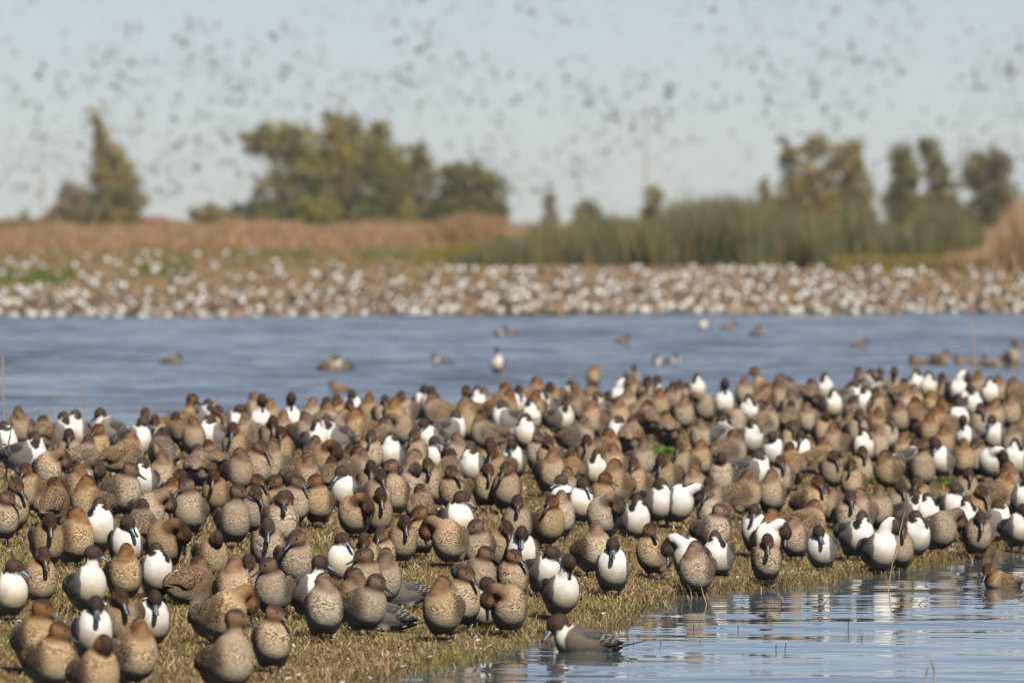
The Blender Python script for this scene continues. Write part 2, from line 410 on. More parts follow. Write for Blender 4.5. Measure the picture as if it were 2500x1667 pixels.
def duck_colour(P, p, sex):
    S = spine_of(p); n = len(P)
    # position along the neck
    best = np.full(n, 9.0); tt = np.zeros(n); ctr = np.zeros((n, 3))
    for i in range(len(S) - 1):
        ab = S[i + 1] - S[i]; t = np.clip(((P - S[i]) @ ab) / (ab @ ab + 1e-12), 0, 1)
        c = S[i] + t[:, None] * ab; d = np.linalg.norm(P - c, axis=1)
        m = d < best; best[m] = d[m]; tt[m] = (i + t[m]) / (len(S) - 1); ctr[m] = c[m]
    if p['pitch'] == -78: tt = tt ** 0.55              # preening: the neck arches over early
    R = head_matrix(p); hc = np.array(p['hc']); HS = 1.05 * p.get('hs', 1.0)
    L = (P - hc) @ R                                       # head frame
    dh = sd_ell(P, hc, (0.0315 * HS, 0.046 * HS, 0.0375 * HS), R)
    w = math.radians(p['yaw']) * tt
    pt = -math.radians(p['pitch']) * tt * (0.0 if p['yaw'] > 120 else 1.0)
    dors = np.stack([-np.sin(w) * np.cos(pt), np.cos(w) * np.cos(pt), np.sin(pt)], 1)
    off = P - ctr; off /= np.linalg.norm(off, axis=1)[:, None] + 1e-9
    cd = (off * dors).sum(1)
    x, y, z = body_space(P, p.get('bz', BZ)).T
    ax = np.abs(x)
    neck = sstep(0.075, 0.05, best) * sstep(0.10, 0.32, tt)
    near = (tt > 0.3) & (best < 0.052)
    jit = 0.010 * (vnoise(x + y * 0.7, z + y * 0.4, 0.016, 31) - 0.5)
    col = np.zeros((n, 3)); spot = np.zeros(n); scal = np.zeros(n); fine = np.zeros(n)
    def put(mask, c):
        nonlocal col
        col = col * (1 - mask[:, None]) + np.array(c) * mask[:, None]
    if sex == 'm':
        put(np.ones(n), DRAKE['grey']); fine[:] = 1
        flat = 0.022 if p.get('bz') else 0.0
        if flat: put(np.ones(n), lin(84, 74, 63))
        g = y + flat + 2.6 * np.maximum(ax - 0.045, 0) + 0.45 * np.maximum(z - 0.185, 0) + jit * 1.5
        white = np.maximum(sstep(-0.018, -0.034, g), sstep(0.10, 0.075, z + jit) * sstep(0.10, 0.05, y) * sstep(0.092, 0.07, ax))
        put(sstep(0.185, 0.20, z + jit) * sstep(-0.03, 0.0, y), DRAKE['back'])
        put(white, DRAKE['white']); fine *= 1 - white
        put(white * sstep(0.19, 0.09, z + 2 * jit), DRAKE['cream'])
        put(sstep(0.118, 0.126, y + jit) * sstep(0.145, 0.155, y), DRAKE['black'])
        put(sstep(0.108, 0.114, y + jit) * sstep(0.128, 0.122, y + jit), DRAKE['cream'])
        put(neck * sstep(0.30, 0.45, tt), DRAKE['white']); fine *= 1 - neck
        t0 = 0.06 if p['pitch'] == -78 else 0.24
        dark = ((tt > t0) & (best < 0.056)) * sstep(0.42, 0.58, cd) * sstep(t0, t0 + 0.12, tt)
        put(dark, DRAKE['black'])
        edge = 0.70 + 0.22 * sstep(-0.1, 0.35, cd) * sstep(0.6, 0.35, cd)
        hd = np.maximum(near * sstep(-0.03, 0.03, tt - edge), sstep(0.010, 0.003, dh) * sstep(-0.042, -0.034, L[:, 2] + 0.0 * L[:, 1]))
        put(hd, DRAKE['head'])
        put(hd * sstep(0.012, 0.03, L[:, 2]), DRAKE['crown'])
        put(near * sstep(0.8, 1, tt) * sstep(0.75, 0.9, cd), DRAKE['crown'])
    else:
        put(np.ones(n), HEN['breast']); spot[:] = 0.9
        b = sstep(0.15, 0.09, z + jit); put(b, HEN['belly']); spot = spot * (1 - 0.6 * b)
        fl = sstep(-0.035, 0.02, y + 0.5 * np.maximum(ax - 0.06, 0)) * sstep(0.10, 0.13, z); put(fl * 0.55, HEN['back']); sd = sstep(0.036, 0.080, ax + 0.35 * (y + 0.06)) * sstep(0.07, 0.13, z); put(sd * 0.8, HEN['rump']); spot = np.maximum(spot, sd); scal = np.maximum(scal, fl * 0.8); spot = np.maximum(spot, fl * 0.9)
        bk = sstep(0.17, 0.195, z + jit + 0.10 * (y > 0) * y) * sstep(-0.045, -0.005, y); put(bk, HEN['back']); scal = np.maximum(scal, bk); spot *= 1 - bk
        ch = sstep(0.14, 0.20, z) * (1 - bk); put(ch * 0.45, HEN['neck'])
        put(neck * sstep(0.3, 0.55, tt), HEN['neck']); spot *= 1 - 0.65 * neck
        hd = np.maximum(near * sstep(0.45, 0.66, tt + jit * 4), sstep(0.012, 0.003, dh))
        put(hd, HEN['head']); spot *= 1 - 0.9 * hd; scal *= 1 - hd
        put(hd * sstep(0.004, 0.024, L[:, 2]), HEN['crown'])
        put(near * sstep(0.45, 0.9, tt) * sstep(0.45, 0.9, cd), HEN['crown'])
        put(hd * sstep(-0.018, -0.03, L[:, 2]) * (L[:, 1] < 0.02) * 0.5, HEN['neck'])
    return dict(col=col, spot=np.clip(spot, 0, 1), scal=np.clip(scal, 0, 1), fine=np.clip(fine, 0, 1))

def sdf_mesh(name, fn, lo, hi, h, colour):
    ax = [np.arange(lo[i], hi[i], h) for i in range(3)]
    G = np.stack(np.meshgrid(*ax, indexing='ij'), -1)
    f = fn(G.reshape(-1, 3)).reshape(G.shape[:3])
    P, Q = surface_nets(f, lo, h)
    return P, Q, colour(P)

def mirror_mesh(P, Q):
    P = P.copy(); P[:, 0] *= -1
    return P, Q[:, ::-1]

def feather_mat(name, dark, buff, spot_scale, spec=0.2, relief=0.007, vlo=0.72):
    m, n, l, p = new_mat(name)
    at = {}
    for k in ('col', 'spot', 'scal', 'fine'):
        a = n.new('ShaderNodeAttribute'); a.attribute_name = k; at[k] = a
    tc = n.new('ShaderNodeTexCoord'); oi = n.new('ShaderNodeObjectInfo')
    r = oi.outputs['Random']
    off = n.new('ShaderNodeVectorMath'); off.operation = 'ADD'; l.new(tc.outputs['Object'], off.inputs[0])
    cmb = n.new('ShaderNodeCombineXYZ'); k = math_node(n, l, 'MULTIPLY', r, 37.0)
    for i in range(3): l.new(k, cmb.inputs[i])
    l.new(cmb.outputs[0], off.inputs[1])
    # slight distortion, then spots (cells) and scallop edges
    nd = n.new('ShaderNodeTexNoise'); nd.inputs['Scale'].default_value = 60; l.new(off.outputs[0], nd.inputs['Vector'])
    ds = n.new('ShaderNodeVectorMath'); ds.operation = 'MULTIPLY_ADD'
    l.new(nd.outputs['Color'], ds.inputs[0]); ds.inputs[1].default_value = (0.012, 0.012, 0.012); l.new(off.outputs[0], ds.inputs[2])
    mp = n.new('ShaderNodeMapping'); l.new(ds.outputs[0], mp.inputs['Vector']); mp.inputs['Scale'].default_value = (0.8, 0.8, 1.35)
    v = n.new('ShaderNodeTexVoronoi'); v.inputs['Scale'].default_value = spot_scale; l.new(mp.outputs[0], v.inputs['Vector'])
    ve = n.new('ShaderNodeTexVoronoi'); ve.feature = 'DISTANCE_TO_EDGE'; ve.inputs['Scale'].default_value = 62; l.new(mp.outputs[0], ve.inputs['Vector'])
    big = tex_noise(n, l, off.outputs[0], 16, 2)
    col = at['col'].outputs['Color']
    sp = math_node(n, l, 'MULTIPLY', map_range(n, l, v.outputs['Distance'], 0.62, 0.40), at['spot'].outputs['Fac'])
    sp = math_node(n, l, 'MULTIPLY', sp, map_range(n, l, big, 0.36, 0.58, 0.4, 1.0))
    sp = math_node(n, l, 'MULTIPLY', sp, map_range(n, l, r, 0.0, 1.0, 0.55, 1.0))
    col = mix_col(n, l, sp, col, dark)
    ed = math_node(n, l, 'MULTIPLY', map_range(n, l, ve.outputs['Distance'], 0.13, 0.04), at['scal'].outputs['Fac'])
    col = mix_col(n, l, math_node(n, l, 'MULTIPLY', ed, 0.75), col, buff)
    g = tex_noise(n, l, off.outputs[0], 260, 2, 0.6)
    gs = math_node(n, l, 'MULTIPLY_ADD', at['fine'].outputs['Fac'], 0.35, 0.22)
    gg = math_node(n, l, 'ADD', 1.0, math_node(n, l, 'MULTIPLY', math_node(n, l, 'SUBTRACT', g, 0.5), math_node(n, l, 'MULTIPLY', gs, 2.0)))
    col = mix_col(n, l, 1.0, col, gg, 'MULTIPLY')
    bl = map_range(n, l, big, 0.25, 0.75, 0.84, 1.10); col = mix_col(n, l, 1.0, col, bl, 'MULTIPLY')
    # each bird a little different
    hs = n.new('ShaderNodeHueSaturation'); l.new(col, hs.inputs['Color'])
    l.new(map_range(n, l, r, 0, 1, vlo, 1.06), hs.inputs['Value'])
    w2 = n.new('ShaderNodeTexWhiteNoise'); w2.noise_dimensions = '1D'; l.new(math_node(n, l, 'MULTIPLY', r, 91.7), w2.inputs['W'])
    l.new(map_range(n, l, w2.outputs['Value'], 0, 1, 0.72, 1.05), hs.inputs['Saturation'])
    l.new(hs.outputs[0], p.inputs['Base Color'])
    p.inputs['Roughness'].default_value = 0.75; p.inputs['Specular IOR Level'].default_value = spec
    bm = n.new('ShaderNodeBump'); bm.inputs['Strength'].default_value = 0.6; bm.inputs['Distance'].default_value = relief
    l.new(tex_noise(n, l, mp.outputs[0], 58, 4, 0.65), bm.inputs['Height']); l.new(bm.outputs[0], p.inputs['Normal'])
    return m
M_HEN = feather_mat('hen_plumage', lin(50, 36, 25), lin(160, 130, 94), 84)
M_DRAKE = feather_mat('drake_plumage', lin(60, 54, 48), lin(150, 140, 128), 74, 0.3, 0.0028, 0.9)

BODY = {}     # (sex, pose) -> (mesh, mirrored mesh)
def body_mesh(sex, pose, h=0.0068):
    base = pose[:-1].replace('L', 'R') + pose[-1] if len(pose) > 1 and pose[0] == 'L' else pose
    left = False
    if pose in ('L3', 'L6', 'L9'): base, left = 'R' + pose[1], True
    elif pose in ('TL', 'PL', 'UL', 'NL'): base, left = pose[0] + 'R', True
    key = (sex, pose, h)
    if key not in BODY:
        p = POSES[base]
        z1 = max(p['hc'][2], p['mid'][2], p.get('mid2', (0, 0, 0))[2]) + 0.075
        lo, hi = (-0.135, -0.22, 0.02), (0.175, 0.215, z1)
        P, Q, at = sdf_mesh('body', lambda G: duck_field(G, p), lo, hi, h, lambda P: duck_colour(P, p, sex))
        if left: P, Q = mirror_mesh(P, Q)
        me = mesh_np('%s_body' % ('drake' if sex == 'm' else 'hen'), P, Q, attrs=at)
        me.materials.append(M_HEN if sex == 'f' else M_DRAKE)
        R = Matrix(head_matrix(p)).to_4x4() @ Matrix.Scale(p.get('hs', 1.0), 4); R.translation = Vector(p['hc'])
        if left:
            Mx = Matrix.Scale(-1, 4, (1, 0, 0)); R = Mx @ R @ Mx
        BODY[key] = (me, R)
    return BODY[key]

# bill in the head frame (-Y forward)
def bill_mesh(sex):
    st = [(-0.036, 0.0145, 0.0170, -0.010), (-0.046, 0.0125, 0.0135, -0.013), (-0.060, 0.0115, 0.0085, -0.017), (-0.076, 0.0125, 0.0062, -0.0205), (-0.088, 0.0118, 0.0050, -0.0222), (-0.095, 0.0065, 0.0034, -0.0236)]
    V, Q, C = [], [], []; N = 12
    for y, w, hh, z in st:
        for k in range(N):
            a = 2 * math.pi * k / N
            V.append((w * math.cos(a), y, z + hh * math.sin(a) * (1 if math.sin(a) > 0 else 0.55)))
            ridge = math.sin(a) > 0.8 or y < -0.086
            if sex == 'm': C.append(lin(30, 32, 36) if ridge or abs(math.cos(a)) < 0.62 or math.sin(a) < -0.3 else lin(124, 140, 164))
            else: C.append(lin(34, 35, 38) if ridge else lin(48, 51, 58))
    for i in range(len(st) - 1):
        for k in range(N):
            Q.append((i * N + k, (i + 1) * N + k, (i + 1) * N + (k + 1) % N, i * N + (k + 1) % N))
    V.append((0, -0.097, -0.0238)); C.append(lin(34, 36, 40))
    b = (len(st) - 1) * N; T = [(b + k, len(V) - 1, b + (k + 1) % N) for k in range(N)]
    return mesh_np('bill', V, Q, T, dict(col=np.array(C)))
M_BILL, n, l, p = new_mat('bill_horn')
a = n.new('ShaderNodeAttribute'); a.attribute_name = 'col'; l.new(a.outputs['Color'], p.inputs['Base Color']); p.inputs['Roughness'].default_value = 0.42
BILL = {s: bill_mesh(s) for s in 'mf'}
for b in BILL.values(): b.materials.append(M_BILL)

def ball(name, r, seg=8, ring=6):
    V, Q, T = [(0, 0, r)], [], []
    for i in range(1, ring):
        t = math.pi * i / ring
        for k in range(seg):
            f = 2 * math.pi * k / seg; V.append((r * math.sin(t) * math.cos(f), r * math.sin(t) * math.sin(f), r * math.cos(t)))
    V.append((0, 0, -r))
    for k in range(seg):
        T.append((0, 1 + k, 1 + (k + 1) % seg)); e = 1 + (ring - 2) * seg
        T.append((len(V) - 1, e + (k + 1) % seg, e + k))
    for i in range(ring - 2):
        for k in range(seg):
            a0 = 1 + i * seg; Q.append((a0 + k, a0 + seg + k, a0 + seg + (k + 1) % seg, a0 + (k + 1) % seg))
    return mesh_np(name, V, Q, T)
M_EYE, n, l, p = new_mat('eye_gloss'); p.inputs['Base Color'].default_value = (0.012, 0.008, 0.006, 1); p.inputs['Roughness'].default_value = 0.08
EYE = ball('eye', 0.0052); EYE.materials.append(M_EYE)

M_LEG, n, l, p = new_mat('grey_leg_skin')
tc = n.new('ShaderNodeTexCoord')
l.new(mix_col(n, l, tex_noise(n, l, tc.outputs['Object'], 120, 2), lin(92, 88, 86), lin(132, 124, 118)), p.inputs['Base Color']); p.inputs['Roughness'].default_value = 0.6
def leg_mesh():
    sh = tube([(0, 0.012, 0.075), (0, 0.006, 0.045), (0, -0.002, 0.012), (0, -0.006, 0.004)], [0.009, 0.006, 0.0048, 0.005], 7)
    V = np.array([(0, 0.012, 0.003), (-0.026, -0.05, 0.001), (-0.012, -0.054, 0.003), (0, -0.062, 0.001), (0.012, -0.054, 0.003), (0.026, -0.05, 0.001), (0, 0.0, 0.011)])
    T = np.array([(0, 6, 1), (1, 6, 2), (2, 6, 3), (3, 6, 4), (4, 6, 5), (5, 6, 0), (0, 1, 2), (0, 2, 3), (0, 3, 4), (0, 4, 5)])
    return mesh_np('leg', np.concatenate([sh[0], V]), sh[1], T + len(sh[0]))
LEG = leg_mesh(); LEG.materials.append(M_LEG)

def wing_field(P):
    P = body_space(P)
    R = rotx(math.radians(-10))
    a = sd_ell(P, (0.067, 0.046, 0.160), (0.020, 0.100, 0.046), R)
    a = smin(a, sd_cone(P, (0.062, 0.09, 0.156), (0.018, 0.195, 0.137), 0.022, 0.004), 0.03)
    return a
def wing_colour(sex):
    def f(P):
        x, y, z = P.T; n = len(P)
        zz = z + 0.21 * (y - 0.03); u = y + 0.5 * (z - 0.16)
        if sex == 'f':
            c = np.tile(np.array(HEN['back']) * 0.85, (n, 1)); sc_ = np.ones(n)
            tip = sstep(0.12, 0.17, y); c = c * (1 - tip[:, None]) + np.array(lin(58, 50, 44)) * tip[:, None]
            return dict(col=c, spot=np.zeros(n), scal=sc_ * (1 - 0.6 * tip), fine=np.zeros(n))
        c = np.tile(np.array(DRAKE['grey']), (n, 1))
        up = sstep(0.17, 0.185, zz); c = c * (1 - up[:, None]) + np.array(lin(58, 52, 48)) * up[:, None]
        st = sstep(0.02, 0.06, y) * (np.sin((zz - 0.15) * 420) > -0.2) * sstep(0.14, 0.16, zz)
        c = c * (1 - st[:, None]) + np.array(DRAKE['black']) * st[:, None]
        st = sstep(0.03, 0.07, y) * (np.sin((zz - 0.15) * 420) < -0.8) * sstep(0.14, 0.16, zz)
        c = c * (1 - st[:, None]) + np.array(lin(150, 140, 124)) * st[:, None]
        tip = sstep(0.135, 0.15, y); c = c * (1 - tip[:, None]) + np.array(lin(44, 40, 38)) * tip[:, None]
        return dict(col=c, spot=np.zeros(n), scal=np.zeros(n), fine=np.ones(n))
    return f
WING = {}
for s in 'mf':
    P, Q, at = sdf_mesh('wing', wing_field, (-0.0, -0.13, 0.09), (0.13, 0.23, 0.26), 0.0065, wing_colour(s))
    for side in (1, -1):
        PP, QQ = (P, Q) if side == 1 else mirror_mesh(P, Q)
        me = mesh_np('wing', PP, QQ, attrs=at); me.materials.append(M_HEN if s == 'f' else M_DRAKE)
        WING[s, side] = me

def tail_mesh(sex):
    st = [(0.125, 0.030, 0.016, 0.128), (0.165, 0.034, 0.010, 0.126), (0.20, 0.024, 0.005, 0.128), (0.222, 0.006, 0.003, 0.131)]
    if sex == 'm': st = st[:3] + [(0.215, 0.008, 0.004, 0.131), (0.262, 0.0045, 0.003, 0.140), (0.300, 0.001, 0.001, 0.150)]
    V, Q, C = [], [], []; N = 10
    for y, w, hh, z in st:
        for k in range(N):
            a = 2 * math.pi * k / N; V.append((w * math.cos(a), y, z + hh * math.sin(a)))
            if sex == 'm': C.append(lin(30, 28, 28) if abs(math.cos(a)) < 0.85 or y > 0.19 else lin(150, 142, 130))
            else: C.append(lin(96, 80, 62))
    for i in range(len(st) - 1):
        for k in range(N): Q.append((i * N + k, i * N + (k + 1) % N, (i + 1) * N + (k + 1) % N, (i + 1) * N + k))
    n_ = len(V)
    return mesh_np('tail', V, Q, None, dict(col=np.array(C), spot=np.zeros(n_), scal=np.full(n_, 0.7 if sex == 'f' else 0.0), fine=np.zeros(n_)))
TAIL = {s: tail_mesh(s) for s in 'mf'}
TAIL['f'].materials.append(M_HEN); TAIL['m'].materials.append(M_DRAKE)

def make_duck(X, Y, Z, sex, pose, yaw, scale=1.0, legs=True, detail=True, tilt=0.0):
    """an Empty on the ground with body, bill, eyes, wings, tail and legs under it"""
    me, HM = body_mesh(sex, pose); flat = POSES[pose].get('bz') if pose in POSES else None
    root = bpy.data.objects.new('drake_duck' if sex == 'm' else 'hen_duck', None); COL.objects.link(root)
    root.empty_display_size = 0.05
    root.location = (X, Y, Z); root.rotation_euler = (tilt, 0, math.radians(yaw)); root.scale = (scale,) * 3
    obj('body', me, root)
    b = obj('bill', BILL[sex], root); b.matrix_local = HM @ Matrix.Scale(1.1, 4)
    for s in (-1, 1):
        w = obj('wing', WING[sex, s], root)
        if flat: w.scale.z = flat / BZ; w.location.z = 0.035 * (1 - flat / BZ)
        if detail:
            e = obj('eye', EYE, root); e.matrix_local = HM @ Matrix.Translation((s * 0.0318, -0.0205, 0.0085))
        if legs:
            g = obj('leg', LEG, root); g.location = (s * 0.036, 0.004, 0)
    t = obj('tail', TAIL[sex], root); t.location.z = -0.024 if flat else 0.012
    return root

DUCK_LIST = """
19 1451 m R6 20
86 1416 f F 25 lp
112 1325 f F 0
177 1322 f TL 30
237 1295 m TR 25 b
305 1334 m R3 10
343 1296 f TL 170
403 1329 f PR 10
512 1359 f N 0 l
211 1438 m UR 30 e
301 1408 f TR 10
381 1402 m TL 5
460 1430 f TR 150 l
226 1552 m F 25
302 1517 f R3 5 p
367 1518 m F 0
90 1571 f R6 30
122 1620 f R6 25
231 1655 f N 15 p
318 1606 f TR 40
558 1623 f UR 20 g
541 1511 f PR 30
569 1446 f TR 20
616 1424 f F 0 p
653 1337 f F 0
716 1372 f L6 -5
684 1283 f F 0
669 1446 f L6 -5 p
664 1571 f R6 10
748 1451 m UR 45
837 1375 m R6 0 l
790 1492 f TL 15 p
883 1484 f R6 25 p
853 1465 f TL 10
888 1424 f L9 0
927 1419 f TR 10
895 1364 f F -10 l
924 1359 f L3 10 l
976 1325 f F 0
1024 1304 f L6 15
1103 1323 f PL -10
1169 1340 f L6 0 l
1205 1334 f F 20 l
988 1450 m D -58 l
924 1503 m D -72 l
1082 1495 f TR 5 pw
1127 1473 f R3 30
1174 1481 m R3 15 l
1158 1408 f R6 15
1241 1484 f PL 0
1252 1413 f R6 5
1276 1351 m F 5 l
1322 1400 m R6 25
1365 1450 m NU 12
1450 1349 f TR 10 p
1495 1394 m F 5
1596 1355 f R6 0 p
1703 1397 f TR 0
1687 1370 m PL -20
1755 1364 m TL 15
1871 1371 f F 0
1871 1326 m PR 30
1848 1305 m F 10
1893 1309 f TR 5
1944 1319 f TR 10
1961 1281 f TL 30
2010 1345 m R3 0
2083 1312 m TR 0
2144 1348 m NR 0
2195 1345 f F 10
2229 1312 m TL 0
2286 1298 f PR 10
2384 1308 f F 0
2421 1284 m TL 10
2483 1296 m F 5
26 1246 f R3 5 p
3 1270 f R6 20
4 1091 m TL 0
56 1118 m TR 30
52 1050 f TL 10
101 1071 f TR 10
76 1205 f F 0 p
114 1153 f PR 0
147 1066 m TR 20
170 1107 f F 0 l
188 1061 m TR 10
235 1096 f L6 10
193 1131 f TL 160
268 1058 m L3 -60
215 1178 f PR 0
178 1194 f TL 0
131 1237 f TR 165
294 1208 f R6 10
223 1232 f TR -30 l
324 1082 m R6 40
305 1118 f TR 150
352 1180 m TR 0
401 1172 f TL 0 p
397 1112 f TL 175
365 1052 f F 0
389 1061 f F 10
356 1254 f PR 20
392 1235 f TL 150
463 1252 f L6 0
430 1213 f R3 0
435 1042 f U 150
433 1066 f TR 5
479 1024 m TR 60
473 1074 f TL 0
482 1148 f TR 0
525 1042 f R3 0
562 1036 m R6 20
528 1069 m TR 0
522 1134 f TR 5 p
531 1208 f F 0
580 1159 f TL 10
580 1096 f F 0
618 1148 f R3 0 p
616 1063 f TL 0
615 1254 f R3 5
566 1276 f UR 15 p
633 1039 m NU 10
710 1036 m NU -10
687 1104 f F 0 p
682 1055 f TR 0
664 1071 f F 0
733 1061 f TL 5
763 1023 f TR 10
671 1145 f TR 5 p
767 1080 m TR 0
769 1118 f TR 0
818 1071 m TL 0
815 1020 f F 0
830 1023 f F 10
859 999 m F 0
848 1035 f F 0
837 1052 f PR 0
899 1012 f TR 0
935 1017 f F 0
883 1055 f TR 0
897 1115 f L3 5
801 1131 f PR 0
861 1156 f TR 0 p
731 1169 f TR 10
777 1232 f L6 20
804 1180 f TL 160
845 1205 m L3 10
986 1052 f PL -10
992 1006 f F 0
1030 993 m F 0
1053 993 m F 10
1054 1077 m F 0
1095 1055 m TL 0
1082 1012 f TR 5
956 1118 m TR 0
1014 1112 f L3 0
1065 1123 m R6 0 l
1024 1159 f TR 0
992 1194 f N 0
962 1208 f UL 0
903 1183 f F 0
913 1216 f F 10
869 1259 f PR 0 p
916 1257 f F 15
1027 1251 f TR 165
1060 1189 f R3 0
1114 1202 f R6 5 p
1114 1120 f TL 5 p
1161 1142 m TR 0
1185 1194 f F 0
1098 1159 f TL 170
1195 1140 f F -5
1222 1148 f F 5
1140 1039 f PR 5
1193 1063 f TR 0
1144 1006 f UR 0
1162 995 m TR 10
1185 995 f TL 0
1214 1001 f TR 10
1147 1017 f TR 0
1112 1278 m R6 0
616 1012 f TL 5
654 1025 f TR 0
790 1039 f TL 10
962 1020 f TR 10
929 1082 f TR 170
630 1229 f R6 0
671 1227 f L6 5
714 1237 f R3 5
684 1270 f F 5
1224 986 f TR 10
1257 992 m F 5
1300 975 f TR 80
1359 977 f F 0
1375 973 m TR 0
1404 983 f TL 0
1335 995 m TL 0
1309 1003 f TR 0
1361 1026 m TR 0
1293 1026 m TL 0
1286 1064 m TR 10
1256 1127 m F 0
1247 1029 m TR -90
1312 1110 f R6 0
1344 1121 f R3 0
1341 1158 f TR 0
1407 1072 f TR 15
1447 980 f TL 165
1450 1032 f TR 0
1470 1009 m TL 0
1501 977 m NR 0
1503 1026 f TR 0
1579 972 f F 0
1610 980 m U 0
1570 1009 f TR 150
1625 995 f TL 100
1631 1056 f TR 0
1665 1015 f TR 5
1587 1029 f TL 5
1542 1075 f TR 5
1513 1069 m TR -60
1474 1107 f TR 0 p
1438 1115 f F 0
1444 1154 m TR 0
1504 1141 f TL 0 p
1398 1161 f TR 160
1562 1130 f TR 0
1557 1184 f F 0
1694 956 m TR 0
1645 979 f F 0
1671 979 f F 0
1768 989 m NU 15
1820 967 f TL 0
1722 998 f PL 0
1800 1038 f PL 0
1711 1072 f TL 0 p
1758 1069 m TR 0
1834 1011 m TL 0
1826 1072 m TL 0 l
1671 1138 f F 0
1631 1167 f F 10
1711 1130 f TR 0
1763 1173 f N 0
1783 1108 f TR 100
1826 1158 m TL 0
1813 1213 f TR 0
1751 1224 f F 0
1414 1233 m R3 10
1384 1201 f TR 0
1375 1227 m L6 0
1237 1199 f L3 0 p
1262 1285 f F 0
1332 1282 f L6 0 p
1366 1267 f TR 5
1464 1219 f R6 0
1474 1265 f PR 0 p
1504 1190 f TR 0
1542 1270 m TR 15 l
1596 1230 m TL 0
1643 1230 m PR 10 b
1705 1196 f TL 0
1737 1302 f R6 0
1741 1259 f F 0
1602 998 f TR 10
1424 995 f TL 20
1524 995 f TR 10
1547 966 f TR 0 p
1877 955 f U -70
1923 960 f TR 0
1863 983 f TR 150
1900 980 f TL 0
1948 962 m TR 0
1929 1000 f TL 0 p
1981 969 f TR 10
2004 955 m TR 20
2029 995 m TR 0
2067 973 m TL 0
2104 990 m TL 0
2110 946 m TR 20
2133 944 f F 0
2104 943 f F 0
2161 962 m TR 0
2181 959 f U 0
2196 967 f TL 0
2239 944 m TR 0
2270 953 m TL 10
2225 985 f TR 0
2302 956 f F 0
2331 956 m NR 0
2356 982 m F 20
2368 993 m TL 0
2385 950 f TR 0 p
2417 967 m TR 0
2445 959 f TL 0 p
2491 967 f TL 0
2463 1013 f TR 0
2397 1039 f R3 0 p
2433 1069 m F 0
2338 1029 m R6 20
2365 1072 m NU 0
2265 1006 f TL 0 p
2213 996 f TR 0
2196 1028 f TR 0
2164 1069 f F 0
2090 1058 f F 0
2084 1022 f TR 0
2067 1054 f TR 0 p
2144 1002 f F 0
2012 1061 f N 0
1978 1031 f TL 0 p
1926 1031 f TL 170
1863 1038 f TR 0
1929 1084 f F 0
1896 1107 m N 0 l
1955 1112 m F 0
2001 1125 f TL 0
2029 1153 f R3 0
2084 1184 f F 0
2098 1154 f F 5
2133 1094 f TR 0 p
2107 1098 m TL 10
2173 1153 f TR -20
2204 1107 f TR 0
2247 1150 f UL 0
2219 1128 m TR 0
2262 1056 f TR 0
2302 1127 m F 0
2348 1128 f TR 0
2388 1127 f F 0
2422 1131 m PR 10
2483 1130 m TL -20
2474 1091 f TR 0
1909 1171 f R3 0
1884 1211 f TR 0
1932 1144 f TR 0 p
1981 1234 f F 0
2035 1237 f R3 0
2141 1252 f TR 0
2184 1236 f F 0
2070 1270 f F 0
2104 1256 f TR 0
2256 1224 f F 0
2356 1200 f F 0
2322 1241 m R6 0
2265 1266 m TL 20
2385 1244 f R3 0
2434 1214 f TR 0 p
2486 1219 m R6 0
2457 1177 f TL 0
2365 1270 m TL -20
2222 1259 m TR 10
2316 1043 f TR 5
2041 1084 f TL 0
2288 1021 f TL 0
2422 1021 f TR 5
2236 1023 f TL 5
2127 1038 f TR 5
2299 1089 f TR 10
"""
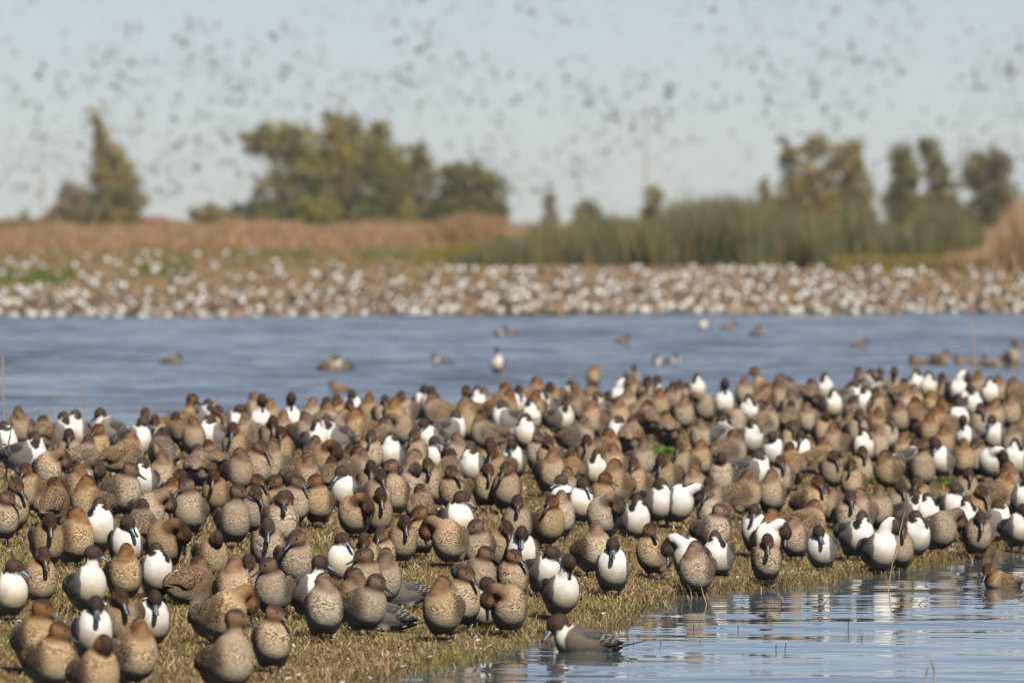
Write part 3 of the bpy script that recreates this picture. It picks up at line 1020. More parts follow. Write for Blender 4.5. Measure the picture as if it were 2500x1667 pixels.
OWN_LABELS = [
    (19, 1451, 'm', 'white-breasted drake cut by the left border, looking right, front'),
    (86, 1416, 'f', 'pale-breasted hen sitting on the grass beside the left-border drake'),
    (211, 1438, 'm', 'large drake with grey flank looking right, bill over the hen beside it'),
    (381, 1402, 'm', 'drake with black nape and white neck stripe, head turned back, front left'),
    (367, 1518, 'm', 'creamy drake facing the camera, lowest white bird at front left'),
    (226, 1552, 'm', 'grey-flanked drake facing the camera among hens, bottom left'),
    (558, 1623, 'f', 'long-necked hen at the bottom edge looking right, standing apart'),
    (231, 1655, 'f', 'hen bowing its head at the bottom edge, bottom left'),
    (122, 1620, 'f', 'hen looking right, lower of two overlapping hens at bottom left corner'),
    (90, 1571, 'f', 'hen looking right, upper of two overlapping hens at bottom left corner'),
    (318, 1606, 'f', 'hen with head tucked back, beside the bowing hen at bottom edge'),
    (460, 1430, 'f', 'dark speckled hen lying with its back turned, left front'),
    (237, 1295, 'm', 'big white-bellied drake with hidden head, left middle'),
    (512, 1359, 'f', 'small hen sitting with head bowed alone on the grass, left'),
    (790, 1492, 'f', 'large hen asleep on two visible legs, nearest pond on open grass'),
    (883, 1484, 'f', 'brown-headed hen looking right beside the large sleeping hen'),
    (748, 1451, 'm', 'grey-sided drake looking right behind the large sleeping hen'),
    (837, 1375, 'm', 'drake lying on the grass looking right, left of centre'),
    (988, 1450, 'm', 'drake lying in profile facing left with grey body, centre left'),
    (924, 1503, 'm', 'drake lying behind the brown-headed hen, only tail end showing'),
    (1082, 1495, 'f', 'pale-breasted sleeping hen standing near the pond corner'),
    (1103, 1323, 'f', 'hen preening its left side, centre left'),
    (1241, 1484, 'f', 'mottled hen preening by the bank edge left of the swimming drake'),
    (1365, 1450, 'm', 'drake with raised neck and bowed head, just above the swimming drake'),
    (1322, 1400, 'm', 'drake looking right behind the drake with raised neck'),
    (1495, 1394, 'm', 'round drake facing the camera alone on the grass, centre'),
    (1596, 1355, 'f', 'round hen looking right alone on open grass, right of centre'),
    (1703, 1397, 'f', 'tan hen asleep at the water behind a leaning stem'),
    (1687, 1370, 'm', 'drake preening behind the tan sleeping hen, black nape showing'),
    (1755, 1364, 'm', 'white drake right of the tan sleeping hen, head turned back'),
    (1871, 1371, 'f', 'hen facing the camera at the pond margin, right of leaning stem'),
    (2010, 1345, 'm', 'cream drake with dark head turned slightly right, right pond margin'),
    (2083, 1312, 'm', 'drake with curled black nape right of the dark-headed cream drake'),
    (2144, 1348, 'm', 'tall white drake bending its neck, left of the tall stem'),
    (2229, 1312, 'm', 'drake with dark nape just right of the tall stem'),
    (2384, 1308, 'f', 'grey-brown hen facing the camera at the right margin'),
    (1643, 1230, 'm', 'big drake bent double preening, grey back arched, right of centre'),
]

# ---------------------------------------------------------------- the flock on the bank
# photo x, y of the middle of the body, sex, pose, yaw (0 = facing the camera, + = to the right), flags
DUCKS = []
for ln in DUCK_LIST.strip().splitlines():
    q = ln.split()
    DUCKS.append(dict(x=float(q[0]), y=float(q[1]), sex=q[2], pose=q[3], yaw=float(q[4]), fl=q[5] if len(q) > 5 else ''))

ORD = ['', 'first', 'second', 'third', 'fourth', 'fifth', 'sixth', 'seventh', 'eighth', 'ninth', 'tenth', 'eleventh', 'twelfth', 'thirteenth', 'fourteenth', 'fifteenth', 'sixteenth', 'seventeenth', 'eighteenth', 'nineteenth', 'twentieth']
def pose_words(d):
    s, p = d['sex'], d['pose']
    who = 'white-breasted drake' if s == 'm' else 'brown hen'
    if abs(d['yaw']) > 120: return who + ' seen from behind'
    if abs(d['yaw']) > 55: return who + (' in profile facing right' if d['yaw'] > 0 else ' in profile facing left')
    return who + {'F': ' facing the camera', 'T': ' with head tucked back', 'P': ' preening its side', 'N': ' bowing its head', 'D': ' lying down', 'R': ' looking right', 'L': ' looking left', 'U': ' with raised neck'}[p[0]]

duck_objs = []
for i, d in enumerate(DUCKS):
    low = 'l' in d['fl']
    r = random.Random(i * 7 + 3)
    scl = r.uniform(0.92, 1.05) * (0.95 if d['sex'] == 'm' else 0.97)
    if 'b' in d['fl']: scl *= 1.12
    up = ((0.110 if d['pose'] == 'D' else 0.148) - (0.034 if low else 0.0)) * scl
    X, Y, Z = place(d['x'], d['y'], bank_top, up, 33, 95)
    wob = 18 if Y < 46 else 30
    yaw = d['yaw'] + r.uniform(-wob, wob)
    if Y > 50 and d['pose'][0] == 'T' and abs(d['yaw']) < 40:
        q = r.random()
        if q < 0.28: yaw += r.choice((-1, 1)) * r.uniform(40, 85)
        elif q < 0.38: yaw += r.uniform(140, 200)
    yaw = (yaw + 180) % 360 - 180; d['yaw'] = yaw
    o = make_duck(X, Y, Z - (0.036 if low else -0.006) , d['sex'], d['pose'], yaw, scl, legs=not low, detail=Y < 60, tilt=math.radians(r.uniform(-9, 9)))
    tag(o, None, 'duck', 'drakes resting on the grassy bank' if d['sex'] == 'm' else 'hens resting on the grassy bank')
    d['gap'] = float(back_y(X)) - Y
    d['Y'] = Y; d['o'] = o; duck_objs.append(o)

# labels: what it does, then where it stands, then its order from the left among its like
def zone(d):
    row = 'front rows' if d['Y'] < 45.5 else 'middle rows' if d['Y'] < 54 else 'rear rows' if d['Y'] < 63 else 'backmost rows'
    k = int(np.clip(d['x'] // 417, 0, 5))
    return row, ['far left', 'left', 'centre-left', 'centre-right', 'right', 'far right'][k]
bins = {}
for d in DUCKS: bins.setdefault((pose_words(d),) + zone(d), []).append(d)
for (w, row, side), L in bins.items():
    L.sort(key=lambda d: d['x'])
    for k, d in enumerate(L):
        d['o']['label'] = '%s, %s%s of flock, %s' % (w, '' if len(L) == 1 else ORD[k + 1] + ' from left, ', row, side)
def best_label(x, y, sex, text):
    c = [d for d in DUCKS if d['sex'] == sex]
    d = min(c, key=lambda d: (d['x'] - x) ** 2 + (d['y'] - y) ** 2); d['o']['label'] = text
for x, y, s, text in OWN_LABELS: best_label(x, y, s, text)

# swimmers in the near pond
def swimmer(x, ywl, sex, pose, yaw, label, scl=1.0, sink=0.072, group=None):
    X, Y = px_flat(x, ywl)
    o = make_duck(X, Y, 0.006 - sink * scl, sex, pose, yaw, scl, legs=False, detail=Y < 60)
    tag(o, label, 'duck', group); return o
swimmer(1428, 1593, 'm', 'D', -80, 'dark-headed drake swimming in the pond close to the grassy edge', 1.0, 0.076)
swimmer(2447, 1436, 'f', 'D', -50, 'small brown duck swimming at the pond edge by right border', 0.78, 0.080)
# swimmers out on the lake behind the bank
LAKE = [(417, 878, 'f', 'F', 80), (800, 897, 'f', 'R3', 60), (838, 897, 'm', 'L6', -60), (835, 950, 'f', 'F', -88), (1080, 882, 'm', 'F', -70), (1217, 903, 'm', 'U', -10), (1222, 812, 'm', 'F', 30), (1246, 812, 'f', 'F', -40),
        (1517, 832, 'f', 'F', 60), (1449, 935, 'f', 'TR', 0), (1545, 938, 'f', 'F', 10), (1608, 882, 'm', 'F', -20), (1645, 880, 'm', 'F', 15), (1717, 797, 'm', 'TR', 0), (1778, 797, 'f', 'F', 70), (1850, 815, 'm', 'TL', 120), (2096, 841, 'f', 'F', 75),
        (2244, 884, 'f', 'F', -70), (2272, 880, 'm', 'F', 160), (2296, 882, 'f', 'R3', 60), (2352, 882, 'f', 'F', -60), (2392, 886, 'm', 'F', 140), (2428, 888, 'f', 'F', 60), (2470, 884, 'f', 'U', 30), (2490, 842, 'f', 'F', -60)]
LL = ['dark duck swimming alone far left on the lake', 'left duck of the pair swimming on the left lake', 'right duck of the pair swimming on the left lake', 'brown hen swimming left just behind the flock, left of centre',
      'dark drake swimming left at middle of the lake', 'white-breasted drake upright in the water beside a thin stem', 'pale duck on the far lake, left of two side by side', 'brown duck on the far lake, right of two side by side',
      'small brown duck alone on the lake, centre right', 'pale duck standing in shallows behind the flock, left of two', 'pale duck standing in shallows behind the flock, right of two', 'white-breasted drake on the lake, left of a close pair', 'white-breasted drake on the lake, right of a close pair',
      'white duck resting on the lake near the far shore', 'pale brown duck on the lake near far shore, beside a white one', 'small dark duck alone on far lake, right of centre', 'brown duck alone on the lake, right part', 'leftmost duck of the cluster swimming at lake right',
      'dark duck second from left in the cluster at lake right', 'brown duck third in the cluster at lake right', 'brown duck just left of the tall reed at lake right', 'dark drake just right of the tall reed at lake right', 'brown duck right of the dark drake by the tall reed',
      'upright brown duck rightmost in the cluster by the tall reed', 'brown duck at right border of the lake']
for (x, y, s, p, yw), lb in zip(LAKE, LL):
    wade = 'standing' in lb or 'upright' in lb
    o = swimmer(x, y + (6 if wade else 4), s, 'D' if p == 'F' and not wade else p, yw, lb, 0.97 if wade else 0.88, 0.02 if wade else 0.086, 'ducks on the lake behind the bank')
    o.location.z -= 0.026

# ---------------------------------------------------------------- turf, weeds, litter, stems
def blades(X, Y, Z, H, W, lean, col, name, mat, bend=0.5):
    """one tapered bent blade per point"""
    n = len(X); az = rng.random(n) * 2 * np.pi; la = rng.random(n) * 2 * np.pi
    ux, uy = np.cos(az) * W / 2, np.sin(az) * W / 2
    lx, ly = np.cos(la) * lean * H, np.sin(la) * lean * H
    base = np.stack([X, Y, Z], 1); u = np.stack([ux, uy, 0 * ux], 1)
    m = base + np.stack([lx * 0.35, ly * 0.35, H * 0.62], 1)
    t = base + np.stack([lx, ly, H * (1 - 0.25 * lean)], 1)
    V = np.stack([base - u, base + u, m - u * 0.7, m + u * 0.7, t], 1).reshape(-1, 3)
    i = np.arange(n)[:, None] * 5
    Q = i + np.array([[0, 1, 3, 2]]); T = i + np.array([[2, 3, 4]])
    C = np.repeat(col, 5, 0)
    return obj(name, mesh_np(name, V, Q, T, dict(col=C), smooth=False), mat=mat)

def pick(n, cols, wts):
    c = np.array(cols)[rng.choice(len(cols), n, p=np.array(wts) / sum(wts))]
    return np.clip(c * rng.uniform(0.72, 1.25, (n, 1)), 0, 1)
M_GRASS = attr_mat('dry_grass_blade', 0.7, 0.12, 30, 0.25)
GC = [lin(180, 156, 110), lin(150, 126, 82), lin(122, 100, 62), lin(100, 88, 48), lin(84, 82, 38), lin(206, 188, 148), lin(76, 60, 40)]
GW = [23, 27, 21, 9, 3, 9, 13]
def turf(n, y0, y1, hm, wm):
    Y = y0 + (y1 - y0) * rng.random(n); half = 1340 * Y / F_PX + 0.8
    X = (rng.random(n) * 2 - 1) * half
    d = Y - shore_y(X); e = back_y(X) - Y
    pat = vnoise(X, Y, 0.5, 41) * 0.6 + vnoise(X, Y, 0.14, 42) * 0.4
    k = (d > -0.12 - 0.5 * (rng.random(n) ** 3)) & (e > -0.3) & (rng.random(n) < 0.35 + 0.9 * pat)
    X, Y, d, pat = X[k], Y[k], d[k], pat[k]; m = len(X)
    H = hm * (0.45 + 0.95 * rng.random(m)) * (0.7 + 0.7 * pat) * (1 + 0.7 * sstep(0.8, 0.1, d))
    col = pick(m, GC, GW)
    # greener where the ground stays damp, in patches
    g = sstep(0.62, 0.8, vnoise(X, Y, 1.1, 43)) * 0.35
    wet = (sstep(0.35, 0.0, d) * 0.35)[:, None]; col = col * (1 - wet) + np.array(lin(70, 58, 40)) * wet
    col = col * (1 - g[:, None]) + np.array(lin(122, 124, 50)) * g[:, None] * rng.uniform(0.7, 1.2, (m, 1))
    return X, Y, np.maximum(bank_h(X, Y), -0.01) - 0.004, H, wm * (0.6 + 0.8 * rng.random(m)), rng.uniform(0.3, 2.2, m), col
A = [turf(360000, 33.8, 50, 0.036, 0.0042), turf(140000, 50, 79, 0.042, 0.007)]
A = [np.concatenate(q) for q in zip(*A)]
g = blades(*A, 'dry_grass', M_GRASS); tag(g, 'short dry straw-coloured grass covering the bank', 'grass', kind='stuff')

# green weeds between the birds
M_WEED = attr_mat('green_weed_leaf', 0.55, 0.2, 60, 0.3)
def leaves(n, c, r, h, size, cols, flat=0.5):
    P = np.stack([c[0] + rng.normal(0, r, n), c[1] + rng.normal(0, r * 2.2, n), 0 * np.zeros(n)], 1)
    P[:, 2] = c[2] + h * rng.random(n)
    d = rng.normal(0, 1, (n, 3)); d[:, 2] *= flat; d /= np.linalg.norm(d, axis=1)[:, None]
    u = np.cross(d, rng.normal(0, 1, (n, 3))); u /= np.linalg.norm(u, axis=1)[:, None]
    s = size * rng.uniform(0.6, 1.3, (n, 1))
    V = np.stack([P, P + d * s * 0.5 + u * s * 0.28, P + d * s, P + d * s * 0.5 - u * s * 0.28], 1).reshape(-1, 3)
    Q = np.arange(n)[:, None] * 4 + np.arange(4)[None]
    C = np.repeat(np.array(cols)[rng.integers(0, len(cols), n)] * rng.uniform(0.7, 1.2, (n, 1)), 4, 0)
    return V, Q, C
GRN = [lin(88, 122, 44), lin(70, 100, 36), lin(112, 136, 56)]
for x, y, w, lb in [(1622, 1100, 34, 'bright green weed patch between brown ducks right of centre, largest of its kind'), (1500, 1098, 14, 'small green weed tuft left of the largest green patch'), (1383, 1112, 18, 'green weed tuft under pale ducks, centre'),
                    (1855, 1090, 18, 'green weed tuft beside white drake, right of centre'), (2330, 1182, 40, 'thin green weed strip between flock rows at right'), (650, 1378, 22, 'green weed tuft beside bowing hen at left'), (2128, 1175, 12, 'tiny green tuft by a hen at right')]:
    X, Y, Z = place(x, y, bank_top, 0.02, 33, 86)
    V, Q, C = leaves(int(220), (X, Y, Z), w / F_PX * Y * 0.5, 0.05, 0.035, GRN)
    tag(obj('green_weed', mesh_np('green_weed', V, Q, None, dict(col=C), False), mat=M_WEED), lb, 'weed', 'green weeds on the bank')

# white feathers and droppings strewn on the turf
n = 2600
Y = 35.6 + (76 - 35.6) * rng.random(n) ** 1.3; X = (rng.random(n) * 2 - 1) * 1320 * Y / F_PX
k = (Y - shore_y(X) > -0.15) & (back_y(X) > Y); X, Y = X[k], Y[k]; n = len(X)
Vs = []
for i in range(n):
    a = rng.random() * 6.28; s = rng.uniform(0.007, 0.022); z = max(float(bank_h(X[i], Y[i])), 0.004) + rng.uniform(0.012, 0.04)
    dx, dy = math.cos(a) * s, math.sin(a) * s; up = rng.uniform(-0.3, 0.8) * s
    Vs += [(X[i] - dx, Y[i] - dy, z), (X[i] - dy * 0.35, Y[i] + dx * 0.35, z + 0.5 * s), (X[i] + dx, Y[i] + dy, z + up), (X[i] + dy * 0.35, Y[i] - dx * 0.35, z + 0.2 * s)]
C = np.repeat(np.array([lin(196, 192, 186)] * n) * rng.uniform(0.45, 1.0, (n, 1)), 4, 0)
tag(obj('fallen_feathers', mesh_np('fallen_feathers', Vs, np.arange(4 * n).reshape(-1, 4), None, dict(col=C), False), mat=attr_mat('feather_litter', 0.8, 0.15, 90)), 'loose white feathers and droppings strewn on the grass', 'feathers', kind='stuff')

# dead stems and twigs
def stem_mat(name, a, b):
    m, n, l, p = new_mat(name); tc = n.new('ShaderNodeTexCoord')
    l.new(mix_col(n, l, tex_noise(n, l, tc.outputs['Object'], 35, 3), a, b), p.inputs['Base Color']); p.inputs['Roughness'].default_value = 0.8
    return m
M_STEM = stem_mat('dead_stem', lin(132, 110, 80), lin(166, 144, 112)); M_TWIG = stem_mat('dark_twig', lin(62, 50, 40), lin(104, 86, 66))
def stem(name, base_px, pts, rad, label, mat, hfun=None, leafy=False, group='dead stems on the bank', Yfix=None):
    """pts: photo pixels along the stem from its foot up; it stands where its foot is seen"""
    bx, by = base_px
    if Yfix is not None: Y = Yfix
    elif hfun is None: Y = px_flat(bx, by)[1]
    else: Y = place(bx, by, hfun, 0.0, 33, 95)[1]
    path = []
    for i, (x, y) in enumerate([base_px] + pts):
        Yk = Y + 0.02 * math.sin(i * 2.1)
        path.append(((x - 1250) * Yk / F_PX, Yk, CAM_H - (y - HOR) * Yk / F_PX))
    path[0] = (path[0][0], path[0][1], path[0][2] - 0.03)
    # finer path with slight wobble
    fine = []
    for a, b in zip(path[:-1], path[1:]):
        for f in (0, 0.34, 0.67): fine.append(tuple(a[k] + (b[k] - a[k]) * f + random.uniform(-1, 1) * rad * 0.6 for k in range(3)))
    fine.append(path[-1])
    V, Q = tube(fine, [rad * (1 - 0.6 * i / (len(fine) - 1)) for i in range(len(fine))], 6)
    if leafy:
        root = bpy.data.objects.new(name, None); COL.objects.link(root); root.location = path[0]
        o = obj('stalk', mesh_np('stalk', V - np.array(path[0]), Q), root, mat)
        for k in range(14):
            p = Vector(path[-1]) * (1 - k / 12) + Vector(path[1]) * (k / 12)
            LV, LQ, LC = leaves(1, (0, 0, 0), 0.01, 0.02, 0.05, GRN, 0.8)
            lo = obj('leaf', mesh_np('leaf', LV, LQ, None, dict(col=LC), False), root, M_WEED); lo.location = p - Vector(path[0])
        return tag(root, label, 'plant')
    return tag(obj(name, mesh_np(name, V, Q), mat=mat), label, 'stem' if mat is M_STEM else 'twig', group)
S = 'reed_stem'
stem(S, (2168, 1446), [(2178, 1380), (2196, 1312), (2199, 1290), (2209, 1252), (2222, 1215)], 0.0036, 'tall bent tan stem at the pond edge before white drakes, right', M_STEM)
stem(S, (1729, 1478), [(1714, 1437), (1703, 1404), (1698, 1392)], 0.0036, 'short tan stem leaning left in front of a brown hen at the water', M_STEM)
stem(S, (1692, 1462), [(1687, 1440), (1678, 1427)], 0.003, 'short thin stem left of the leaning tan stem by brown hen', M_STEM)
stem(S, (12, 1115), [(10, 1040), (8, 960), (6, 870)], 0.009, 'tall pale stem at left border rising above the flock', M_STEM, bank_top)
stem(S, (118, 1070), [(122, 1000), (132, 957)], 0.008, 'leaning pale stem behind the flock at left, shorter one', M_STEM, bank_top)
stem(S, (207, 1075), [(206, 1000), (205, 905)], 0.006, 'thin upright pale stem behind the flock, third from left', M_STEM, bank_top)
stem(S, (531, 1060), [(532, 1000), (532, 950)], 0.008, 'short pale stem behind flock left of the tall-necked drake', M_STEM, bank_top)
stem(S, (1229, 1010), [(1230, 960), (1226, 900)], 0.010, 'brown stem behind the flock beside an upright drake', M_STEM, bank_top)
stem(S, (2380, 985), [(2377, 920), (2376, 855), (2373, 790)], 0.013, 'tallest tan reed rising above the lake at right', M_STEM, bank_top)
stem(S, (1390, 1000), [(1391, 920), (1391, 840)], 0.005, 'faint thin stem over the lake right of centre', M_STEM, bank_top)
stem('leafy_weed', (14, 1175), [(18, 1100), (26, 1040), (32, 1008)], 0.007, 'leafy green weed with brown stalk at the left border', M_TWIG, bank_top, leafy=True)
T = [((2000, 1485), [(2013, 1473), (2027, 1456)], 'short forked brown twig in pond below white drakes'), ((2070, 1540), [(2072, 1522), (2073, 1506)], 'upright dark twig standing alone in open pond'), ((2234, 1480), [(2245, 1475), (2256, 1467)], 'low leaning twig in the pond near the right bank'),
     ((2062, 1568), [(2062, 1561)], 'tiny stub left of a thin leaning twig in the pond'), ((2101, 1568), [(2104, 1560), (2106, 1553)], 'thin leaning twig in the open pond'), ((1895, 1590), [(1895, 1581), (1896, 1573)], 'left of two thin dark twigs side by side in pond'), ((1916, 1592), [(1918, 1580), (1920, 1570)], 'right of two thin dark twigs side by side in pond'),
     ((2281, 1690), [(2281, 1640), (2276, 1618), (2274, 1585)], 'tall pale forked twig at the bottom edge, right one'), ((2254, 1675), [(2262, 1650), (2267, 1628)], 'shorter leaning twig at the bottom edge, left one'), ((1694, 1545), [(1694, 1532), (1695, 1522)], 'thick dark twig stub in the pond near the shore stems'),
     ((1546, 1578), [(1546, 1562)], 'small dark twig right of the swimming drake'), ((1615, 1576), [(1613, 1568), (1611, 1560)], 'dark twig in pond, second right of swimming drake'), ((1708, 1575), [(1709, 1562)], 'short dark twig in pond, third right of swimming drake'), ((1804, 1546), [(1802, 1536), (1801, 1526)], 'thin dark twig in pond below a facing hen'),
     ((1534, 1538), [(1530, 1528)], 'small bent twig near the grass edge right of swimming drake'), ((1895, 1522), [(1896, 1512)], 'tiny dark stub in pond left of upright twig'), ((2365, 1510), [(2366, 1505)], 'tiny dark stub far right in the pond')]
for b, pts, lb in T:
    stem('twig', b, pts, 0.0034 if b != (2281, 1690) else 0.0046, lb, M_TWIG if b[1] < 1600 else M_STEM, group='twigs standing in the pond')
# thin sedge stubs just off the grass
n = 260; x = rng.uniform(1180, 2480, n); Xs = (x - 1250) * 44 / F_PX
off = rng.exponential(0.45, n); Y = shore_y(Xs) - 0.1 - off; X = Xs
g = blades(X, Y, np.full(n, -0.005), rng.uniform(0.012, 0.05, n), np.full(n, 0.004), rng.uniform(0.1, 0.9, n), pick(n, [lin(110, 92, 58), lin(70, 62, 46), lin(168, 140, 92)], [4, 4, 2]), 'sedge_stubs', M_GRASS)
tag(g, 'sparse dead grass stubs poking out of the pond margin', 'grass', kind='stuff')

# ---------------------------------------------------------------- far shore: birds, reeds, dry grass
LOW = {}
def low_duck(sex, pose):
    if (sex, pose) not in LOW:
        me = body_mesh(sex, pose, 0.019)[0]; LOW[sex, pose] = me
    return LOW[sex, pose]
kinds = [('m', 'F'), ('m', 'TR'), ('m', 'TL'), ('m', 'R6'), ('f', 'F'), ('f', 'TR'), ('f', 'L6')]
N_FAR = 1500
SIDES = ['by the left border', 'below the pointed tree', 'below the tree group left end', 'below the tallest tree', 'below the rounded tree', 'below the reeds left end', 'below the tall pole', 'below the middle reeds', 'below the right tree group', 'by the right border']
pts = []
rr = np.random.default_rng(23)
while len(pts) < N_FAR:
    x = rr.uniform(-40, 2540)
    if x < 1050: y = 778 - abs(rr.normal(0, 75))
    else: y = rr.uniform(652, 764)
    if x > 2250 and rr.random() < 0.45: continue
    if y < 612 or (x > 1000 and y < 655): continue
    if x < 420 and 655 < y < 738 and rr.random() < 0.55: continue
    if rr.random() > 0.35 + 0.9 * vnoise(np.array([x]), np.array([y * 3]), 90, 51)[0]: continue
    pts.append((x, y))
world_pts = []
for x, y in pts:
    X, Y, Z = place(x, y, far_h, 0.13, 150, 420)
    world_pts.append((Y, X, Z, x, y))
world_pts.sort()
rest_V, rest_Q, rest_at, n0 = [], [], {k: [] for k in ('col', 'spot', 'scal', 'fine')}, 0
cnt = {}
for i, (Y, X, Z, x, y) in enumerate(world_pts):
    white = rr.random() < (0.47 if y > 650 else 0.42)
    sex, pose = kinds[rr.integers(0, 4)] if white else kinds[rr.integers(4, 7)]
    me = low_duck(sex, pose); yw = rr.uniform(-50, 50); s = rr.uniform(0.92, 1.08)
    if i < 300:
        o = obj('distant_duck', me); o.location = (X, Y, Z - 0.02); o.rotation_euler = (0, 0, math.radians(yw)); o.scale = (s,) * 3
        side = SIDES[int(np.clip(x // 250, 0, 9))]; row_ = 'at the water edge' if y > 745 else 'partway up the slope' if y > 700 else 'high on the slope'
        lb = '%s far-shore duck %s, %s' % ('white-breasted' if sex == 'm' else 'brown', row_, side)
        tag(o, lb, 'duck', '%s far shore ducks %s, %s' % ('white-breasted' if sex == 'm' else 'brown', row_, side))
    else:
        nv = len(me.vertices); co = np.empty(nv * 3, np.float32); me.vertices.foreach_get('co', co); co = co.reshape(-1, 3) * s
        c_, s_ = math.cos(math.radians(yw)), math.sin(math.radians(yw))
        rest_V.append(np.stack([co[:, 0] * c_ - co[:, 1] * s_ + X, co[:, 0] * s_ + co[:, 1] * c_ + Y, co[:, 2] + Z - 0.02], 1))
        q = np.empty(len(me.loops), np.int32); me.loops.foreach_get('vertex_index', q); rest_Q.append(q.reshape(-1, 4) + n0); n0 += nv
        for k in rest_at:
            if k == 'col':
                a = np.empty(nv * 4, np.float32); me.attributes[k].data.foreach_get('color', a); rest_at[k].append(a.reshape(-1, 4)[:, :3])
            else:
                a = np.empty(nv, np.float32); me.attributes[k].data.foreach_get('value', a); rest_at[k].append(a)
o = obj('distant_flock', mesh_np('distant_flock', np.concatenate(rest_V), np.concatenate(rest_Q), None, {k: np.concatenate(v) for k, v in rest_at.items()}), mat=M_DRAKE)
tag(o, 'blurred mass of ducks covering the far shore behind the lake', 'ducks', kind='stuff')

def far_blades(n, xr, yfun, h, w, cols, wts, name, label, ylim=(185, 600), lean=0.35):
    """blades over a strip of the far shore; xr in photo pixels, yfun(x) -> (near, far) distance"""
    x = rng.uniform(xr[0], xr[1], n); a, b = yfun(x)
    Y = a + (b - a) * rng.random(n); X = (x - 1250) * Y / F_PX
    hh = h(x) if callable(h) else h
    H = hh * rng.uniform(0.55, 1.1, n)
    g = blades(X, Y, far_h(X, Y) - 0.02, H, np.full(n, w) * rng.uniform(0.6, 1.4, n), rng.uniform(0.02, lean, n), pick(n, cols, wts), name, M_GRASS)
    return tag(g, label, 'grass' if 'grass' in name else 'reeds', kind='stuff')
GREEN = [lin(96, 102, 66), lin(84, 92, 60), lin(120, 112, 74), lin(134, 114, 78)]
def tule_h(x):
    return np.interp(x, [1090, 1250, 1400, 1600, 1800, 2000, 2150, 2300, 2420], [0.35, 0.95, 1.35, 1.75, 1.85, 1.95, 1.85, 1.6, 1.3]) * (0.72 + 0.5 * vnoise(x, x * 0, 55, 61))
far_blades(1600, (1200, 2380), lambda x: (246 + 0 * x, 262), lambda x: tule_h(x) * 1.25, 0.03, GREEN + [lin(150, 124, 88)], [3, 3, 3, 3, 4], 'tall_reed_stems', 'scattered taller reed stems rising above the reed bed', lean=0.5)
far_blades(44000, (1090, 2400), lambda x: (244 + 6 * vnoise(x, x * 0, 80, 62), 262), tule_h, 0.028, GREEN, [4, 4, 3, 3], 'tule_reeds', 'tall blurred green reed bed along the far shore at right', lean=0.25)
far_blades(9000, (1020, 1330), lambda x: (250 + 0 * x, 262), lambda x: np.interp(x, [1020, 1100, 1330], [0.25, 0.6, 0.5]), 0.03, [lin(128, 118, 46), lin(112, 108, 44), lin(146, 122, 60)], [4, 4, 3], 'yellow_grass', 'yellow-green grass at the left foot of the reed bed', lean=0.6)
far_blades(6000, (2040, 2400), lambda x: (238 + 0 * x, 246), 0.55, 0.03, [lin(140, 122, 52), lin(132, 108, 66), lin(112, 104, 50)], [4, 4, 3], 'ochre_grass', 'ochre grass before the right end of the reed bed', lean=0.6)
TAN = [lin(164, 132, 94), lin(146, 116, 80), lin(176, 148, 112), lin(136, 114, 72)]
far_blades(20000, (-60, 1160), lambda x: (285 + 0 * x, 430), lambda x: 0.28 + 0.45 * vnoise(x, x * 0, 70, 64), 0.05, TAN, [5, 4, 2, 2], 'dry_grass_berm', 'dry tan grass berm along the far shore at left', lean=0.7)
far_blades(14000, (-60, 1080), lambda x: (240 + 0 * x, 285), 0.22, 0.04, [lin(126, 116, 70), lin(152, 128, 90), lin(136, 112, 76)], [2, 4, 3], 'green_grass_strip', 'greenish grass strip below the dry berm at left', lean=0.8)
far_blades(13000, (2290, 2700), lambda x: (238 + 0 * x, 256), lambda x: np.interp(x, [2290, 2400, 2470, 2540, 2700], [0.35, 0.95, 1.75, 2.1, 1.9]) * (0.8 + 0.4 * vnoise(x, x * 0, 40, 66)), 0.035, [lin(170, 138, 104), lin(150, 122, 88), lin(178, 150, 116)], [4, 4, 2], 'dry_reed_clump', 'pale tan clump of dry reeds at the right border', lean=0.3)
far_blades(7000, (1040, 1230), lambda x: (290 + 0 * x, 320), lambda x: np.interp(x, [1040, 1120, 1230], [0.7, 1.35, 1.2]), 0.05, [lin(156, 122, 88), lin(136, 112, 78)], [4, 3], 'dry_grass_mound', 'brown grass mound left of the green reeds', lean=0.4)

for xr, yr, nm in [((-30, 180), (212, 232), 'at the left border'), ((330, 470), (225, 262), 'left of centre'), ((560, 760), (255, 275), 'below the tree group'), ((880, 1010), (250, 272), 'left of the reed bed')]:
    far_blades(2200, xr, lambda x, yr=yr: (yr[0] + 0 * x, yr[1]), 0.2, 0.04, [lin(96, 112, 46), lin(112, 118, 56), lin(84, 100, 44)], [3, 3, 2], 'green_grass_patch', 'blurred green grass patch on the far shore ' + nm, lean=0.8)
